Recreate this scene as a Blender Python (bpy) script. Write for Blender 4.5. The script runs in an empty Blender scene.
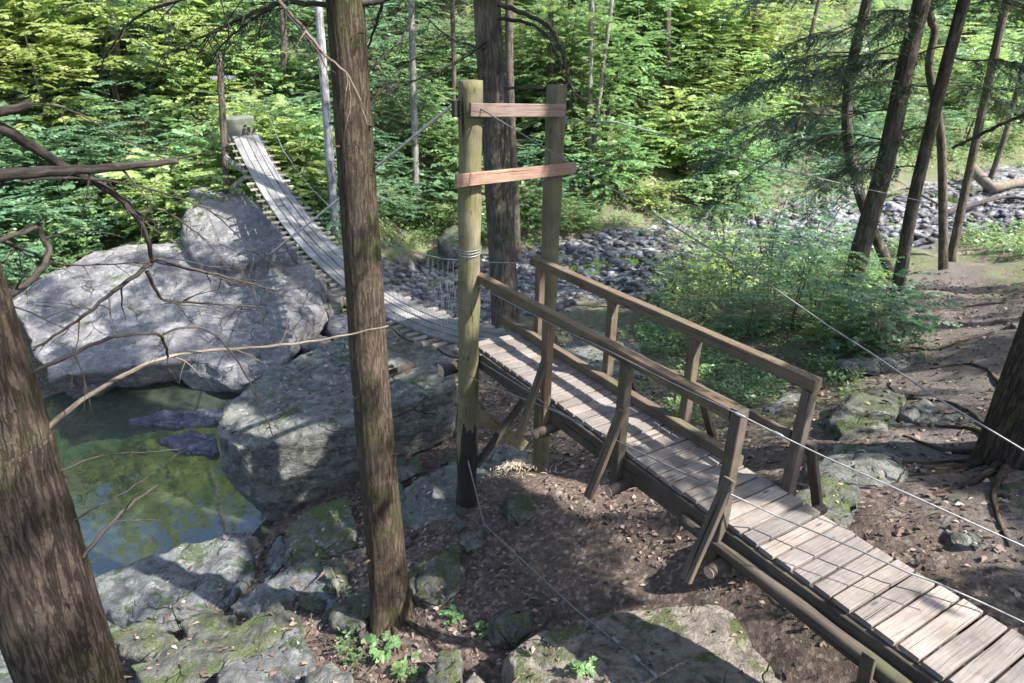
import bpy, bmesh, math, random
import numpy as np
from mathutils import Vector, Matrix

# ------------------------------------------------------------------ camera, sky, sun, exposure
F_PX, CX, CY = 640.0, 512.0, 341.5
PITCH, ROLL = math.atan((341.5 - 56.0) / F_PX), math.radians(0.8)
FWD = np.array([0, math.cos(PITCH), -math.sin(PITCH)])
RGT = np.array([1.0, 0, 0])
UPV = np.cross(RGT, FWD)
SCN = bpy.context.scene
COL = SCN.collection
cam_d = bpy.data.cameras.new('camera')
cam = bpy.data.objects.new('camera', cam_d)
COL.objects.link(cam)
_c, _s = math.cos(ROLL), math.sin(ROLL)
_r = _c * RGT + _s * UPV
_u = -_s * RGT + _c * UPV
m = Matrix.Identity(4)
for i in range(3):
    m[i][0], m[i][1], m[i][2], m[i][3] = _r[i], _u[i], -FWD[i], 0.0
cam.matrix_world = m
cam_d.sensor_width = 36.0
cam_d.lens = 36.0 * F_PX / 1024.0
cam_d.clip_start, cam_d.clip_end = 0.05, 600.0
SCN.camera = cam
cam_d.dof.use_dof = True
cam_d.dof.focus_distance = 4.4
cam_d.dof.aperture_fstop = 3.4

SUN_EL = math.radians(48)
SUN_H = np.array([0.914, -0.407])
SDIR = np.array([SUN_H[0] * math.cos(SUN_EL), SUN_H[1] * math.cos(SUN_EL), math.sin(SUN_EL)])
SDIR /= np.linalg.norm(SDIR)
world = bpy.data.worlds.new('World')
SCN.world = world
world.use_nodes = True
wn = world.node_tree
sky = wn.nodes.new('ShaderNodeTexSky')
sky.sky_type = 'NISHITA'
sky.sun_disc = False
sky.sun_elevation = SUN_EL
sky.sun_rotation = math.atan2(SUN_H[0], SUN_H[1])
sky.air_density, sky.dust_density, sky.ozone_density = 1.0, 1.6, 1.0
bg = wn.nodes['Background']
wn.links.new(sky.outputs[0], bg.inputs[0])
bg.inputs[1].default_value = 0.15
sun_d = bpy.data.lights.new('sun', 'SUN')
sun_d.energy, sun_d.angle, sun_d.color = 4.2, math.radians(0.5), (1.0, 0.955, 0.88)
sun = bpy.data.objects.new('sun', sun_d)
COL.objects.link(sun)
sun.rotation_euler = Vector(SDIR).to_track_quat('Z', 'Y').to_euler()
SCN.view_settings.view_transform = 'Standard'
SCN.view_settings.look = 'None'
SCN.view_settings.gamma = 1.0
SCN.view_settings.use_curve_mapping = False
SCN.view_settings.exposure = 1.82
SCN.render.engine = 'CYCLES'
SCN.cycles.use_denoising = True
SCN.cycles.max_bounces = 8
SCN.cycles.diffuse_bounces = 4
SCN.cycles.transparent_max_bounces = 12
SCN.cycles.sample_clamp_indirect = 8.0

rng = np.random.default_rng(11)
random.seed(5)

# ------------------------------------------------------------------ pixel -> point
def ray(px, py):
    x, y = px - CX, CY - py
    X, Y = x * _c - y * _s, x * _s + y * _c
    return FWD * F_PX + RGT * X + UPV * Y
def at_z(px, py, z):
    d = ray(px, py); return d * (z / d[2])
def at_y(px, py, Y):
    d = ray(px, py); return d * (Y / d[1])
def at_pl(px, py, P, N):
    d = ray(px, py); return d * (np.dot(P, N) / np.dot(d, N))
def mpp(p):
    return float(np.dot(p, FWD)) / F_PX

# ------------------------------------------------------------------ vector noise
def _hash(ix, iy, iz, seed):
    h = (ix * 374761393 + iy * 668265263 + iz * 2147483647 + seed * 144665) & 0xFFFFFFFF
    h = ((h ^ (h >> 13)) * 1274126177) & 0xFFFFFFFF
    h = ((h ^ (h >> 15)) * 2246822519) & 0xFFFFFFFF
    return ((h ^ (h >> 16)) & 0xFFFFFF) / float(0xFFFFFF)
def vn(P, sc=1.0, seed=0):
    P = np.asarray(P, float) * np.asarray(sc, float)
    I = np.floor(P).astype(np.int64); f = P - I; f = f * f * (3 - 2 * f)
    r = 0
    for a in (0, 1):
        wa = f[:, 0] if a else 1 - f[:, 0]
        for b in (0, 1):
            wb = f[:, 1] if b else 1 - f[:, 1]
            for c in (0, 1):
                wc = f[:, 2] if c else 1 - f[:, 2]
                r = r + wa * wb * wc * _hash(I[:, 0] + a, I[:, 1] + b, I[:, 2] + c, seed)
    return r * 2 - 1
def fbm(P, sc=1.0, oct=4, seed=0, gain=0.5):
    r, a, sc = 0, 1.0, np.asarray(sc, float)
    for o in range(oct):
        r = r + a * vn(P, sc, seed + o * 17); a *= gain; sc = sc * 2.03
    return r

# ------------------------------------------------------------------ mesh and object helpers
class MB:
    def __init__(s): s.v, s.f, s.uv, s.r = [], [], [], []
    def tube(s, pts, rad, n=8, cap=True, disp=None, twist=0.0, r=None):
        pts = [np.asarray(p, float) for p in pts]
        k = len(pts)
        if np.isscalar(rad): rad = [rad] * k
        r = random.random() if r is None else r
        T = [pts[min(i + 1, k - 1)] - pts[max(i - 1, 0)] for i in range(k)]
        T = [t / (np.linalg.norm(t) + 1e-9) for t in T]
        up = np.array([0, 1.0, 0]) if abs(T[0][1]) < 0.9 else np.array([1.0, 0, 0])
        A = up - T[0] * np.dot(up, T[0]); A /= np.linalg.norm(A)
        base = len(s.v); ln = 0.0
        off = random.random() * 20
        ul = []
        for i in range(k):
            if i:
                ln += np.linalg.norm(pts[i] - pts[i - 1])
                A = A - T[i] * np.dot(A, T[i]); A /= np.linalg.norm(A)
            B = np.cross(T[i], A); ul.append(ln + off)
            for j in range(n):
                th = 2 * math.pi * j / n + twist * ln
                q = rad[i]
                if disp is not None: q = q * disp(th, ln)
                s.v.append(pts[i] + (A * math.cos(th) + B * math.sin(th)) * q)
        for i in range(k - 1):
            for j in range(n):
                j2 = (j + 1) % n
                s.f.append((base + i * n + j, base + i * n + j2, base + (i + 1) * n + j2, base + (i + 1) * n + j))
                c = 2 * math.pi * max(rad[i], 1e-4)
                s.uv.append(((ul[i], j / n * c), (ul[i], (j + 1) / n * c), (ul[i + 1], (j + 1) / n * c), (ul[i + 1], j / n * c)))
                s.r.append(r)
        if cap:
            s.f.append(tuple(base + j for j in reversed(range(n)))); s.uv.append(tuple((off + math.cos(j) * .05, math.sin(j) * .05) for j in range(n))); s.r.append(r)
            e = base + (k - 1) * n
            s.f.append(tuple(e + j for j in range(n))); s.uv.append(tuple((off + math.cos(j) * .05, math.sin(j) * .05) for j in range(n))); s.r.append(r)
    def beam(s, p0, p1, w, h, up=(0, 0, 1), ch=0.006, seg=4, jit=0.0, r=None):
        """chamfered timber from p0 to p1; w across, h along up"""
        p0, p1, up = np.asarray(p0, float), np.asarray(p1, float), np.asarray(up, float)
        L = np.linalg.norm(p1 - p0); t = (p1 - p0) / L
        X = np.cross(t, up); X /= np.linalg.norm(X); Z = np.cross(X, t)
        r = random.random() if r is None else r
        a, b = w / 2, h / 2
        prof = [(-a + ch, -b), (a - ch, -b), (a, -b + ch), (a, b - ch), (a - ch, b), (-a + ch, b), (-a, b - ch), (-a, -b + ch)]
        base = len(s.v); off = random.random() * 20
        per = [0]
        for i in range(8):
            q = prof[(i + 1) % 8]; per.append(per[-1] + math.hypot(q[0] - prof[i][0], q[1] - prof[i][1]))
        for i in range(seg + 1):
            o = p0 + t * L * i / seg
            jx, jz = (random.uniform(-jit, jit), random.uniform(-jit, jit)) if jit else (0, 0)
            for (x, z) in prof:
                s.v.append(o + X * (x + jx) + Z * (z + jz))
        for i in range(seg):
            for j in range(8):
                j2 = (j + 1) % 8
                s.f.append((base + i * 8 + j, base + (i + 1) * 8 + j, base + (i + 1) * 8 + j2, base + i * 8 + j2))
                u0, u1 = off + L * i / seg, off + L * (i + 1) / seg
                s.uv.append(((u0, off + per[j]), (u1, off + per[j]), (u1, off + per[j + 1]), (u0, off + per[j + 1])))
                s.r.append(r)
        for e, od in ((0, range(8)), (seg, reversed(range(8)))):
            od = list(od)
            s.f.append(tuple(base + e * 8 + j for j in od)); s.uv.append(tuple((off + prof[j][0] * .3, off + prof[j][1]) for j in od)); s.r.append(r)
    def build(s, name, mat, parent=None, smooth=False):
        me = bpy.data.meshes.new(name)
        me.from_pydata([tuple(map(float, v)) for v in s.v], [], s.f)
        uvl = me.uv_layers.new(name='UVMap')
        uvl.data.foreach_set('uv', np.array([c for f in s.uv for c in f], dtype=np.float32).ravel())
        at = me.attributes.new('rnd', 'FLOAT', 'FACE')
        at.data.foreach_set('value', np.array(s.r, dtype=np.float32))
        if smooth: me.shade_smooth()
        me.materials.append(mat)
        return link(name, me, parent)
def link(name, me, parent=None):
    o = bpy.data.objects.new(name, me); COL.objects.link(o)
    if parent is not None:
        o.parent = parent
        o.matrix_parent_inverse = parent.matrix_world.inverted() if parent.get('_inv') else Matrix.Identity(4)
    return o
def np_mesh(name, V, Fc, mat, rnd=None, smooth=False, attrs=None):
    """V (n,3); Fc (m,k) constant k"""
    me = bpy.data.meshes.new(name)
    V = np.asarray(V, dtype=np.float32); Fc = np.asarray(Fc, dtype=np.int32)
    mm, k = Fc.shape
    me.vertices.add(len(V)); me.vertices.foreach_set('co', V.ravel())
    me.loops.add(mm * k); me.loops.foreach_set('vertex_index', Fc.ravel())
    me.polygons.add(mm); me.polygons.foreach_set('loop_start', np.arange(0, mm * k, k, dtype=np.int32))
    me.update(calc_edges=True)
    if rnd is not None:
        at = me.attributes.new('rnd', 'FLOAT', 'FACE'); at.data.foreach_set('value', np.asarray(rnd, dtype=np.float32))
    for nm, arr in (attrs or {}).items():
        at = me.attributes.new(nm, 'FLOAT', 'POINT'); at.data.foreach_set('value', np.asarray(arr, dtype=np.float32))
    if smooth: me.shade_smooth()
    me.materials.append(mat)
    return me
def tag(o, label=None, cat=None, group=None, kind=None):
    if label: o['label'] = label
    if cat: o['category'] = cat
    if group: o['group'] = group
    if kind: o['kind'] = kind
    return o
def thing(name, loc, label, cat, group=None):
    o = bpy.data.objects.new(name, None); COL.objects.link(o)
    o.location = loc; o.empty_display_size = 0.2
    bpy_inv[o.name] = np.array(loc, float)
    return tag(o, label, cat, group)
bpy_inv = {}
def part(name, mb, mat, parent, smooth=False, label=None):
    """mb is in world coordinates; shift it to the parent's frame"""
    off = bpy_inv.get(parent.name, np.zeros(3))
    mb.v = [v - off for v in mb.v]
    o = mb.build(name, mat, None, smooth)
    o.parent = parent
    bpy_inv[o.name] = off
    if parent.type != 'EMPTY': pass
    if label: o['label'] = label
    return o
def part_me(name, me, parent, label=None):
    off = bpy_inv.get(parent.name, np.zeros(3))
    me.transform(Matrix.Translation(Vector(-off)))
    o = bpy.data.objects.new(name, me); COL.objects.link(o); o.parent = parent
    if label: o['label'] = label
    return o
def copy_tree(o, parent=None):
    c = o.copy(); COL.objects.link(c)
    if parent is not None: c.parent = parent
    for ch in list(o.children): copy_tree(ch, c)
    return c

# ------------------------------------------------------------------ materials
class NT:
    def __init__(s, name):
        s.m = bpy.data.materials.new(name); s.m.use_nodes = True
        s.t = s.m.node_tree; s.b = s.t.nodes['Principled BSDF']; s.out = s.t.nodes['Material Output']
    def n(s, ty, **kw):
        nd = s.t.nodes.new(ty)
        for k, v in kw.items(): setattr(nd, k, v)
        return nd
    def l(s, a, b): s.t.links.new(a, b)
    def coords(s, kind='Object', scale=(1, 1, 1)):
        tc = s.n('ShaderNodeTexCoord'); mp = s.n('ShaderNodeMapping'); mp.inputs['Scale'].default_value = scale
        s.l(tc.outputs[kind], mp.inputs[0]); return mp.outputs[0]
    def noise(s, co, sc, det=4, rough=0.55, dist=0.0):
        nd = s.n('ShaderNodeTexNoise'); s.l(co, nd.inputs['Vector'])
        nd.inputs['Scale'].default_value = sc; nd.inputs['Detail'].default_value = det
        nd.inputs['Roughness'].default_value = rough; nd.inputs['Distortion'].default_value = dist
        return nd.outputs['Fac']
    def voro(s, co, sc, feat='F1', out='Distance'):
        nd = s.n('ShaderNodeTexVoronoi', feature=feat); s.l(co, nd.inputs['Vector']); nd.inputs['Scale'].default_value = sc
        return nd.outputs[out]
    def ramp(s, fac, stops):
        nd = s.n('ShaderNodeValToRGB'); e = nd.color_ramp.elements
        while len(e) < len(stops): e.new(0.5)
        for i, (p, c) in enumerate(stops):
            e[i].position = p
            if not isinstance(c, tuple): c = (c, c, c)
            e[i].color = (*c, 1)
        s.l(fac, nd.inputs[0]); return nd.outputs[0]
    def mix(s, fac, a, b, mode='MIX'):
        nd = s.n('ShaderNodeMix', data_type='RGBA', blend_type=mode)
        if isinstance(fac, (int, float)): nd.inputs[0].default_value = fac
        else: s.l(fac, nd.inputs[0])
        for i, x in ((6, a), (7, b)):
            if isinstance(x, tuple): nd.inputs[i].default_value = (*x, 1)
            else: s.l(x, nd.inputs[i])
        return nd.outputs[2]
    def math(s, op, a, b=None, clamp=False):
        nd = s.n('ShaderNodeMath', operation=op, use_clamp=clamp)
        for i, x in ((0, a), (1, b)):
            if x is None: continue
            if isinstance(x, (int, float)): nd.inputs[i].default_value = x
            else: s.l(x, nd.inputs[i])
        return nd.outputs[0]
    def attr(s, name, out='Fac'):
        nd = s.n('ShaderNodeAttribute', attribute_name=name); return nd.outputs[out]
    def bump(s, h, dist=0.02, strength=1.0, prev=None):
        nd = s.n('ShaderNodeBump'); nd.inputs['Distance'].default_value = dist; nd.inputs['Strength'].default_value = strength
        s.l(h, nd.inputs['Height'])
        if prev is not None: s.l(prev, nd.inputs['Normal'])
        return nd.outputs[0]
    def fin(s, col=None, rough=0.85, normal=None, spec=0.3):
        if col is not None:
            if isinstance(col, tuple): s.b.inputs['Base Color'].default_value = (*col, 1)
            else: s.l(col, s.b.inputs['Base Color'])
        if isinstance(rough, (int, float)): s.b.inputs['Roughness'].default_value = rough
        else: s.l(rough, s.b.inputs['Roughness'])
        s.b.inputs['Specular IOR Level'].default_value = spec
        if normal is not None: s.l(normal, s.b.inputs['Normal'])
        return s.m

def mat_wood(name, light, dark, moss=None, moss_amt=0.0, rough=0.85):
    t = NT(name)
    uv = t.coords('UV', (1, 1, 1)); ob = t.coords('Object')
    g = t.coords('UV', (2.0, 55.0, 1)); grain = t.noise(g, 1.6, 5, 0.65, 0.3)
    big = t.noise(ob, 2.6, 4, 0.6)
    rn = t.attr('rnd')
    c = t.mix(t.ramp(grain, [(0.3, 0.0), (0.72, 1.0)]), dark, light)
    c = t.mix(t.ramp(big, [(0.35, 0.55), (0.65, 0.0)]), c, tuple(x * 0.55 for x in dark))
    bright = t.math('ADD', t.math('MULTIPLY', rn, 0.55), 0.72)
    hs = t.n('ShaderNodeHueSaturation'); t.l(bright, hs.inputs['Value']); t.l(c, hs.inputs['Color'])
    t.l(t.math('ADD', t.math('MULTIPLY', rn, 0.5), 0.75), hs.inputs['Saturation'])
    c = hs.outputs[0]
    if moss:
        mk = t.ramp(t.noise(ob, 4.0, 5, 0.6), [(0.62 - moss_amt * 0.3, 0.0), (0.75 - moss_amt * 0.3, 1.0)])
        c = t.mix(t.math('MULTIPLY', mk, 0.8), c, moss)
    crack = t.ramp(t.noise(t.coords('UV', (1.2, 90.0, 1)), 1.0, 3, 0.5), [(0.28, 0.0), (0.36, 1.0)])
    c = t.mix(crack, tuple(x * 0.35 for x in dark), c)
    split = t.ramp(t.noise(t.coords('UV', (0.7, 22.0, 1)), 1.0, 3, 0.5, 0.2), [(0.3, 0.0), (0.345, 1.0)])
    c = t.mix(split, tuple(x * 0.25 for x in dark), c)
    kn = t.n('ShaderNodeTexVoronoi'); t.l(t.coords('UV', (2.2, 7.0, 1)), kn.inputs['Vector']); kn.inputs['Scale'].default_value = 1.0
    c = t.mix(t.ramp(kn.outputs['Distance'], [(0.05, 0.85), (0.11, 0.0)]), c, tuple(x * 0.4 for x in dark))
    st = t.ramp(t.noise(ob, 7.0, 6, 0.7), [(0.55, 0.0), (0.72, 0.5)]); c = t.mix(st, c, tuple(x * 0.45 for x in dark))
    h = t.math('ADD', t.math('ADD', t.math('MULTIPLY', grain, 0.5), crack), split)
    return t.fin(c, rough, t.bump(h, 0.008, 0.9))

def mat_bark(name, light, dark, moss=None, moss_amt=0.3, scale=1.0, ridge=0.02):
    t = NT(name)
    ob = t.coords('Object')
    n1 = t.noise(t.coords('UV', (4.5 * scale, 34 * scale, 1)), 1.0, 7, 0.7, 0.9)
    n2 = t.noise(t.coords('UV', (14.0 * scale, 60.0 * scale, 1)), 1.0, 5, 0.7, 0.5)
    n3 = t.noise(t.coords('UV', (26.0 * scale, 30.0 * scale, 1)), 1.0, 4, 0.65, 0.4)
    fis = t.ramp(n1, [(0.4, 0.0), (0.52, 1.0)])
    h = t.math('ADD', t.math('MULTIPLY', fis, 0.55), t.math('MULTIPLY', n2, 0.6))
    h = t.math('ADD', h, t.math('MULTIPLY', n3, 0.35))
    c = t.mix(t.ramp(h, [(0.35, 0.0), (1.15, 1.0)]), dark, light)
    c = t.mix(t.ramp(t.noise(ob, 3.0, 6, 0.65), [(0.36, 0.55), (0.62, 0.0)]), c, tuple(x * 0.6 for x in dark))
    c = t.mix(t.ramp(t.noise(ob, 1.2, 4, 0.6), [(0.5, 0.0), (0.7, 0.45)]), c, tuple(min(1, x * 1.35 + .01) for x in light))
    fl = t.ramp(t.noise(ob, 38.0, 3, 0.6), [(0.66, 0.0), (0.74, 1.0)])
    c = t.mix(t.math('MULTIPLY', fl, 0.3), c, tuple(min(1, x * 1.8 + 0.03) for x in light))
    if moss:
        mk = t.ramp(t.noise(ob, 2.2, 7, 0.7), [(0.64 - moss_amt * 0.3, 0.0), (0.76 - moss_amt * 0.3, 1.0)])
        c = t.mix(t.math('MULTIPLY', mk, 0.7), c, moss)
    return t.fin(c, 0.9, t.bump(h, ridge, 1.0), 0.2)

def mat_rock(name, base, dark, lichen=(0.34, 0.36, 0.33), moss=(0.055, 0.085, 0.02), moss_amt=0.4, tint=None, ctr=1.0, rv=False):
    t = NT(name)
    ob = t.coords('Object')
    geo = t.n('ShaderNodeNewGeometry')
    sx = t.n('ShaderNodeSeparateXYZ'); t.l(geo.outputs['Normal'], sx.inputs[0]); nz = sx.outputs['Z']
    n1 = t.noise(ob, 1.3, 7, 0.6, 0.3); n2 = t.noise(ob, 7.0, 7, 0.68); n3 = t.noise(ob, 45.0, 4, 0.6)
    c = t.mix(t.ramp(n1, [(0.32, 0.0), (0.68, 1.0)]), dark, base)
    if tint: c = t.mix(t.ramp(t.noise(ob, 0.8, 5, 0.65, 0.8), [(0.42, 0.0), (0.6, 0.85)]), c, tint)
    c = t.mix(t.ramp(n2, [(0.38, 0.75 * ctr), (0.55, 0.0)]), c, tuple(x * 0.4 for x in dark))
    stn = t.ramp(t.noise(t.coords('Object', (1, 1, .35)), 2.2, 8, 0.75, 1.2), [(0.52, 0.0), (0.64, 0.6 * ctr)]); c = t.mix(stn, c, tuple(x * 0.5 for x in dark))
    lk = t.ramp(t.noise(ob, 4.5, 10, 0.82, 0.6), [(0.54, 0.0), (0.62, 0.85)])
    c = t.mix(lk, c, lichen)
    sp = t.ramp(n3, [(0.3, 0.4), (0.42, 0.0)])
    c = t.mix(sp, c, tuple(x * 0.5 for x in dark))
    if moss_amt > 0:
        mk = t.noise(ob, 2.4, 7, 0.7, 0.4)
        mk = t.math('ADD', mk, t.math('MULTIPLY', t.math('SUBTRACT', nz, 0.55), 0.16))
        mk = t.ramp(mk, [(0.68 - moss_amt * 0.28, 0.0), (0.76 - moss_amt * 0.28, 1.0)])
        mc = t.mix(t.ramp(n3, [(0.3, 0.0), (0.7, 1.0)]), tuple(x * 0.55 for x in moss), tuple(x * 1.5 for x in moss))
        c = t.mix(t.math('MULTIPLY', mk, 0.85), c, mc)
    if rv:
        oi = t.n('ShaderNodeObjectInfo'); rr_ = t.math('FRACT', t.math('ADD', oi.outputs['Random'], t.math('MULTIPLY', geo.outputs['Random Per Island'], 7.3)))
        hs = t.n('ShaderNodeHueSaturation'); t.l(c, hs.inputs['Color']); t.l(t.math('ADD', t.math('MULTIPLY', t.math('POWER', rr_, 1.6), 1.25), 0.4), hs.inputs['Value'])
        t.l(t.math('ADD', t.math('MULTIPLY', rr_, 1.2), 0.5), hs.inputs['Saturation']); c = hs.outputs[0]
    dn = t.n('ShaderNodeTexNoise'); t.l(ob, dn.inputs['Vector']); dn.inputs['Scale'].default_value = 1.7; dn.inputs['Detail'].default_value = 4
    wob = t.mix(0.22, ob, dn.outputs['Color'])
    ck = t.voro(wob, 2.1, 'DISTANCE_TO_EDGE')
    brk = t.noise(ob, 1.1, 3, 0.5)
    ckm = t.math('MULTIPLY', t.ramp(ck, [(0.0, 1.0), (0.018, 0.0)]), t.ramp(brk, [(0.5, 0.0), (0.58, 1.0)]))
    c = t.mix(t.math('MULTIPLY', ckm, 0.75), c, tuple(x * 0.2 for x in dark))
    n4 = t.noise(t.coords('Object', (1, 1, 3.0)), 3.2, 8, 0.72, 0.6)
    h = t.math('ADD', t.math('MULTIPLY', n2, 0.7), t.math('MULTIPLY', n3, 0.22))
    h = t.math('ADD', h, t.math('MULTIPLY', n4, 0.9))
    h = t.math('SUBTRACT', h, t.math('MULTIPLY', ckm, 0.5))
    return t.fin(c, 0.82, t.bump(h, 0.11, 1.0), 0.35)

def mat_leaf(name, c0, c1, c2, trans=0.42, rough=0.38):
    t = NT(name)
    rn = t.attr('rnd'); oi = t.n('ShaderNodeObjectInfo')
    c = t.ramp(rn, [(0.0, c0), (0.5, c1), (1.0, c2)])
    hs = t.n('ShaderNodeHueSaturation'); t.l(c, hs.inputs['Color'])
    t.l(t.math('ADD', t.math('MULTIPLY', oi.outputs['Random'], 0.05), 0.475), hs.inputs['Hue'])
    t.l(t.math('ADD', t.math('MULTIPLY', oi.outputs['Random'], 0.5), 0.75), hs.inputs['Value'])
    c = hs.outputs[0]
    t.fin(c, rough, None, 0.7)
    tr = t.n('ShaderNodeBsdfTranslucent')
    tc = t.mix(0.5, c, (c2[0] * 1.15, c2[1] * 1.15, c2[2] * 0.65)); t.l(tc, tr.inputs[0])
    mx = t.n('ShaderNodeMixShader'); mx.inputs[0].default_value = trans
    t.l(t.b.outputs[0], mx.inputs[1]); t.l(tr.outputs[0], mx.inputs[2]); t.l(mx.outputs[0], t.out.inputs[0])
    return t.m

def mat_plain(name, col, rough=0.6, metal=0.0, var=0.3, sc=20):
    t = NT(name)
    n = t.noise(t.coords('Object'), sc, 4, 0.6)
    c = t.mix(t.ramp(n, [(0.3, 0.0), (0.7, 1.0)]), tuple(x * (1 - var) for x in col), tuple(min(1, x * (1 + var)) for x in col))
    t.b.inputs['Metallic'].default_value = metal
    return t.fin(c, rough)

def mat_litter(name):
    t = NT(name)
    c = t.ramp(t.attr('rnd'), [(0.0, (0.05, 0.034, 0.027)), (0.35, (0.12, 0.082, 0.065)), (0.65, (0.2, 0.145, 0.122)), (0.9, (0.31, 0.24, 0.205)), (1.0, (0.44, 0.36, 0.31))])
    return t.fin(c, 0.8, None, 0.2)

def mat_ground():
    t = NT('forest_floor')
    ob = t.coords('Object')
    creek, green, path = t.attr('creek'), t.attr('green'), t.attr('path')
    n1, n2, n3 = t.noise(ob, 0.9, 6, 0.6), t.noise(ob, 9, 6, 0.7), t.noise(ob, 60, 4, 0.7)
    lf = t.voro(ob, 26, 'F1', 'Color'); sep = t.n('ShaderNodeSeparateColor'); t.l(lf, sep.inputs[0])
    dirt = t.mix(t.ramp(n2, [(0.3, 0.0), (0.7, 1.0)]), (0.055, 0.041, 0.034), (0.16, 0.124, 0.105))
    leaf = t.ramp(sep.outputs[0], [(0.0, (0.06, 0.045, 0.037)), (0.6, (0.165, 0.125, 0.102)), (1.0, (0.3, 0.24, 0.205))])
    c = t.mix(t.ramp(t.math('ADD', t.math('MULTIPLY', n2, 0.5), t.math('MULTIPLY', sep.outputs[1], 0.5)), [(0.42, 0.0), (0.6, 0.8)]), dirt, leaf)
    c = t.mix(t.math('MULTIPLY', path, 0.75), c, t.mix(n3, (0.085, 0.073, 0.066), (0.2, 0.175, 0.16)))
    gm = t.math('MULTIPLY', green, t.ramp(t.noise(ob, 2.6, 6, 0.7), [(0.4, 0.0), (0.56, 1.0)]))
    c = t.mix(gm, c, t.mix(n3, (0.05, 0.085, 0.025), (0.14, 0.2, 0.07)))
    pv = t.n('ShaderNodeTexVoronoi'); t.l(ob, pv.inputs['Vector']); pv.inputs['Scale'].default_value = 4.5
    ps = t.n('ShaderNodeSeparateColor'); t.l(pv.outputs['Color'], ps.inputs[0])
    stone = t.mix(ps.outputs[0], (0.09, 0.092, 0.1), (0.3, 0.3, 0.31))
    stone = t.mix(t.ramp(pv.outputs['Distance'], [(0.4, 0.0), (0.75, 0.9)]), stone, (0.03, 0.028, 0.025))
    c = t.mix(creek, c, stone)
    h = t.math('ADD', t.math('MULTIPLY', n2, 0.8), t.math('MULTIPLY', n3, 0.25))
    h = t.math('ADD', h, t.math('MULTIPLY', sep.outputs[2], 0.25))
    h = t.math('SUBTRACT', h, t.math('MULTIPLY', creek, t.math('MULTIPLY', pv.outputs['Distance'], 1.2)))
    return t.fin(c, 0.92, t.bump(h, 0.05, 0.9), 0.2)

def mat_water(name='pool_water', boost=1.7, ior=1.6, dif=(0.085, 0.11, 0.08), dmix=0.45):
    t = NT(name)
    ob = t.coords('Object', (1, 1, 1))
    nm = t.bump(t.noise(ob, 2.2, 3, 0.5, 0.4), 0.01, 0.35)
    gl = t.n('ShaderNodeBsdfGlossy'); gl.inputs['Roughness'].default_value = 0.03; t.l(nm, gl.inputs['Normal'])
    tr = t.n('ShaderNodeBsdfTransparent'); tr.inputs[0].default_value = (0.46, 0.56, 0.36, 1)
    df = t.n('ShaderNodeBsdfDiffuse'); df.inputs[0].default_value = (*dif, 1)
    m1 = t.n('ShaderNodeMixShader'); m1.inputs[0].default_value = dmix; t.l(tr.outputs[0], m1.inputs[1]); t.l(df.outputs[0], m1.inputs[2])
    fr = t.n('ShaderNodeFresnel'); fr.inputs[0].default_value = ior; t.l(nm, fr.inputs['Normal'])
    m2 = t.n('ShaderNodeMixShader'); t.l(t.math('MULTIPLY', fr.outputs[0], boost, True), m2.inputs[0])
    t.l(m1.outputs[0], m2.inputs[1]); t.l(gl.outputs[0], m2.inputs[2]); t.l(m2.outputs[0], t.out.inputs[0])
    return t.m

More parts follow.
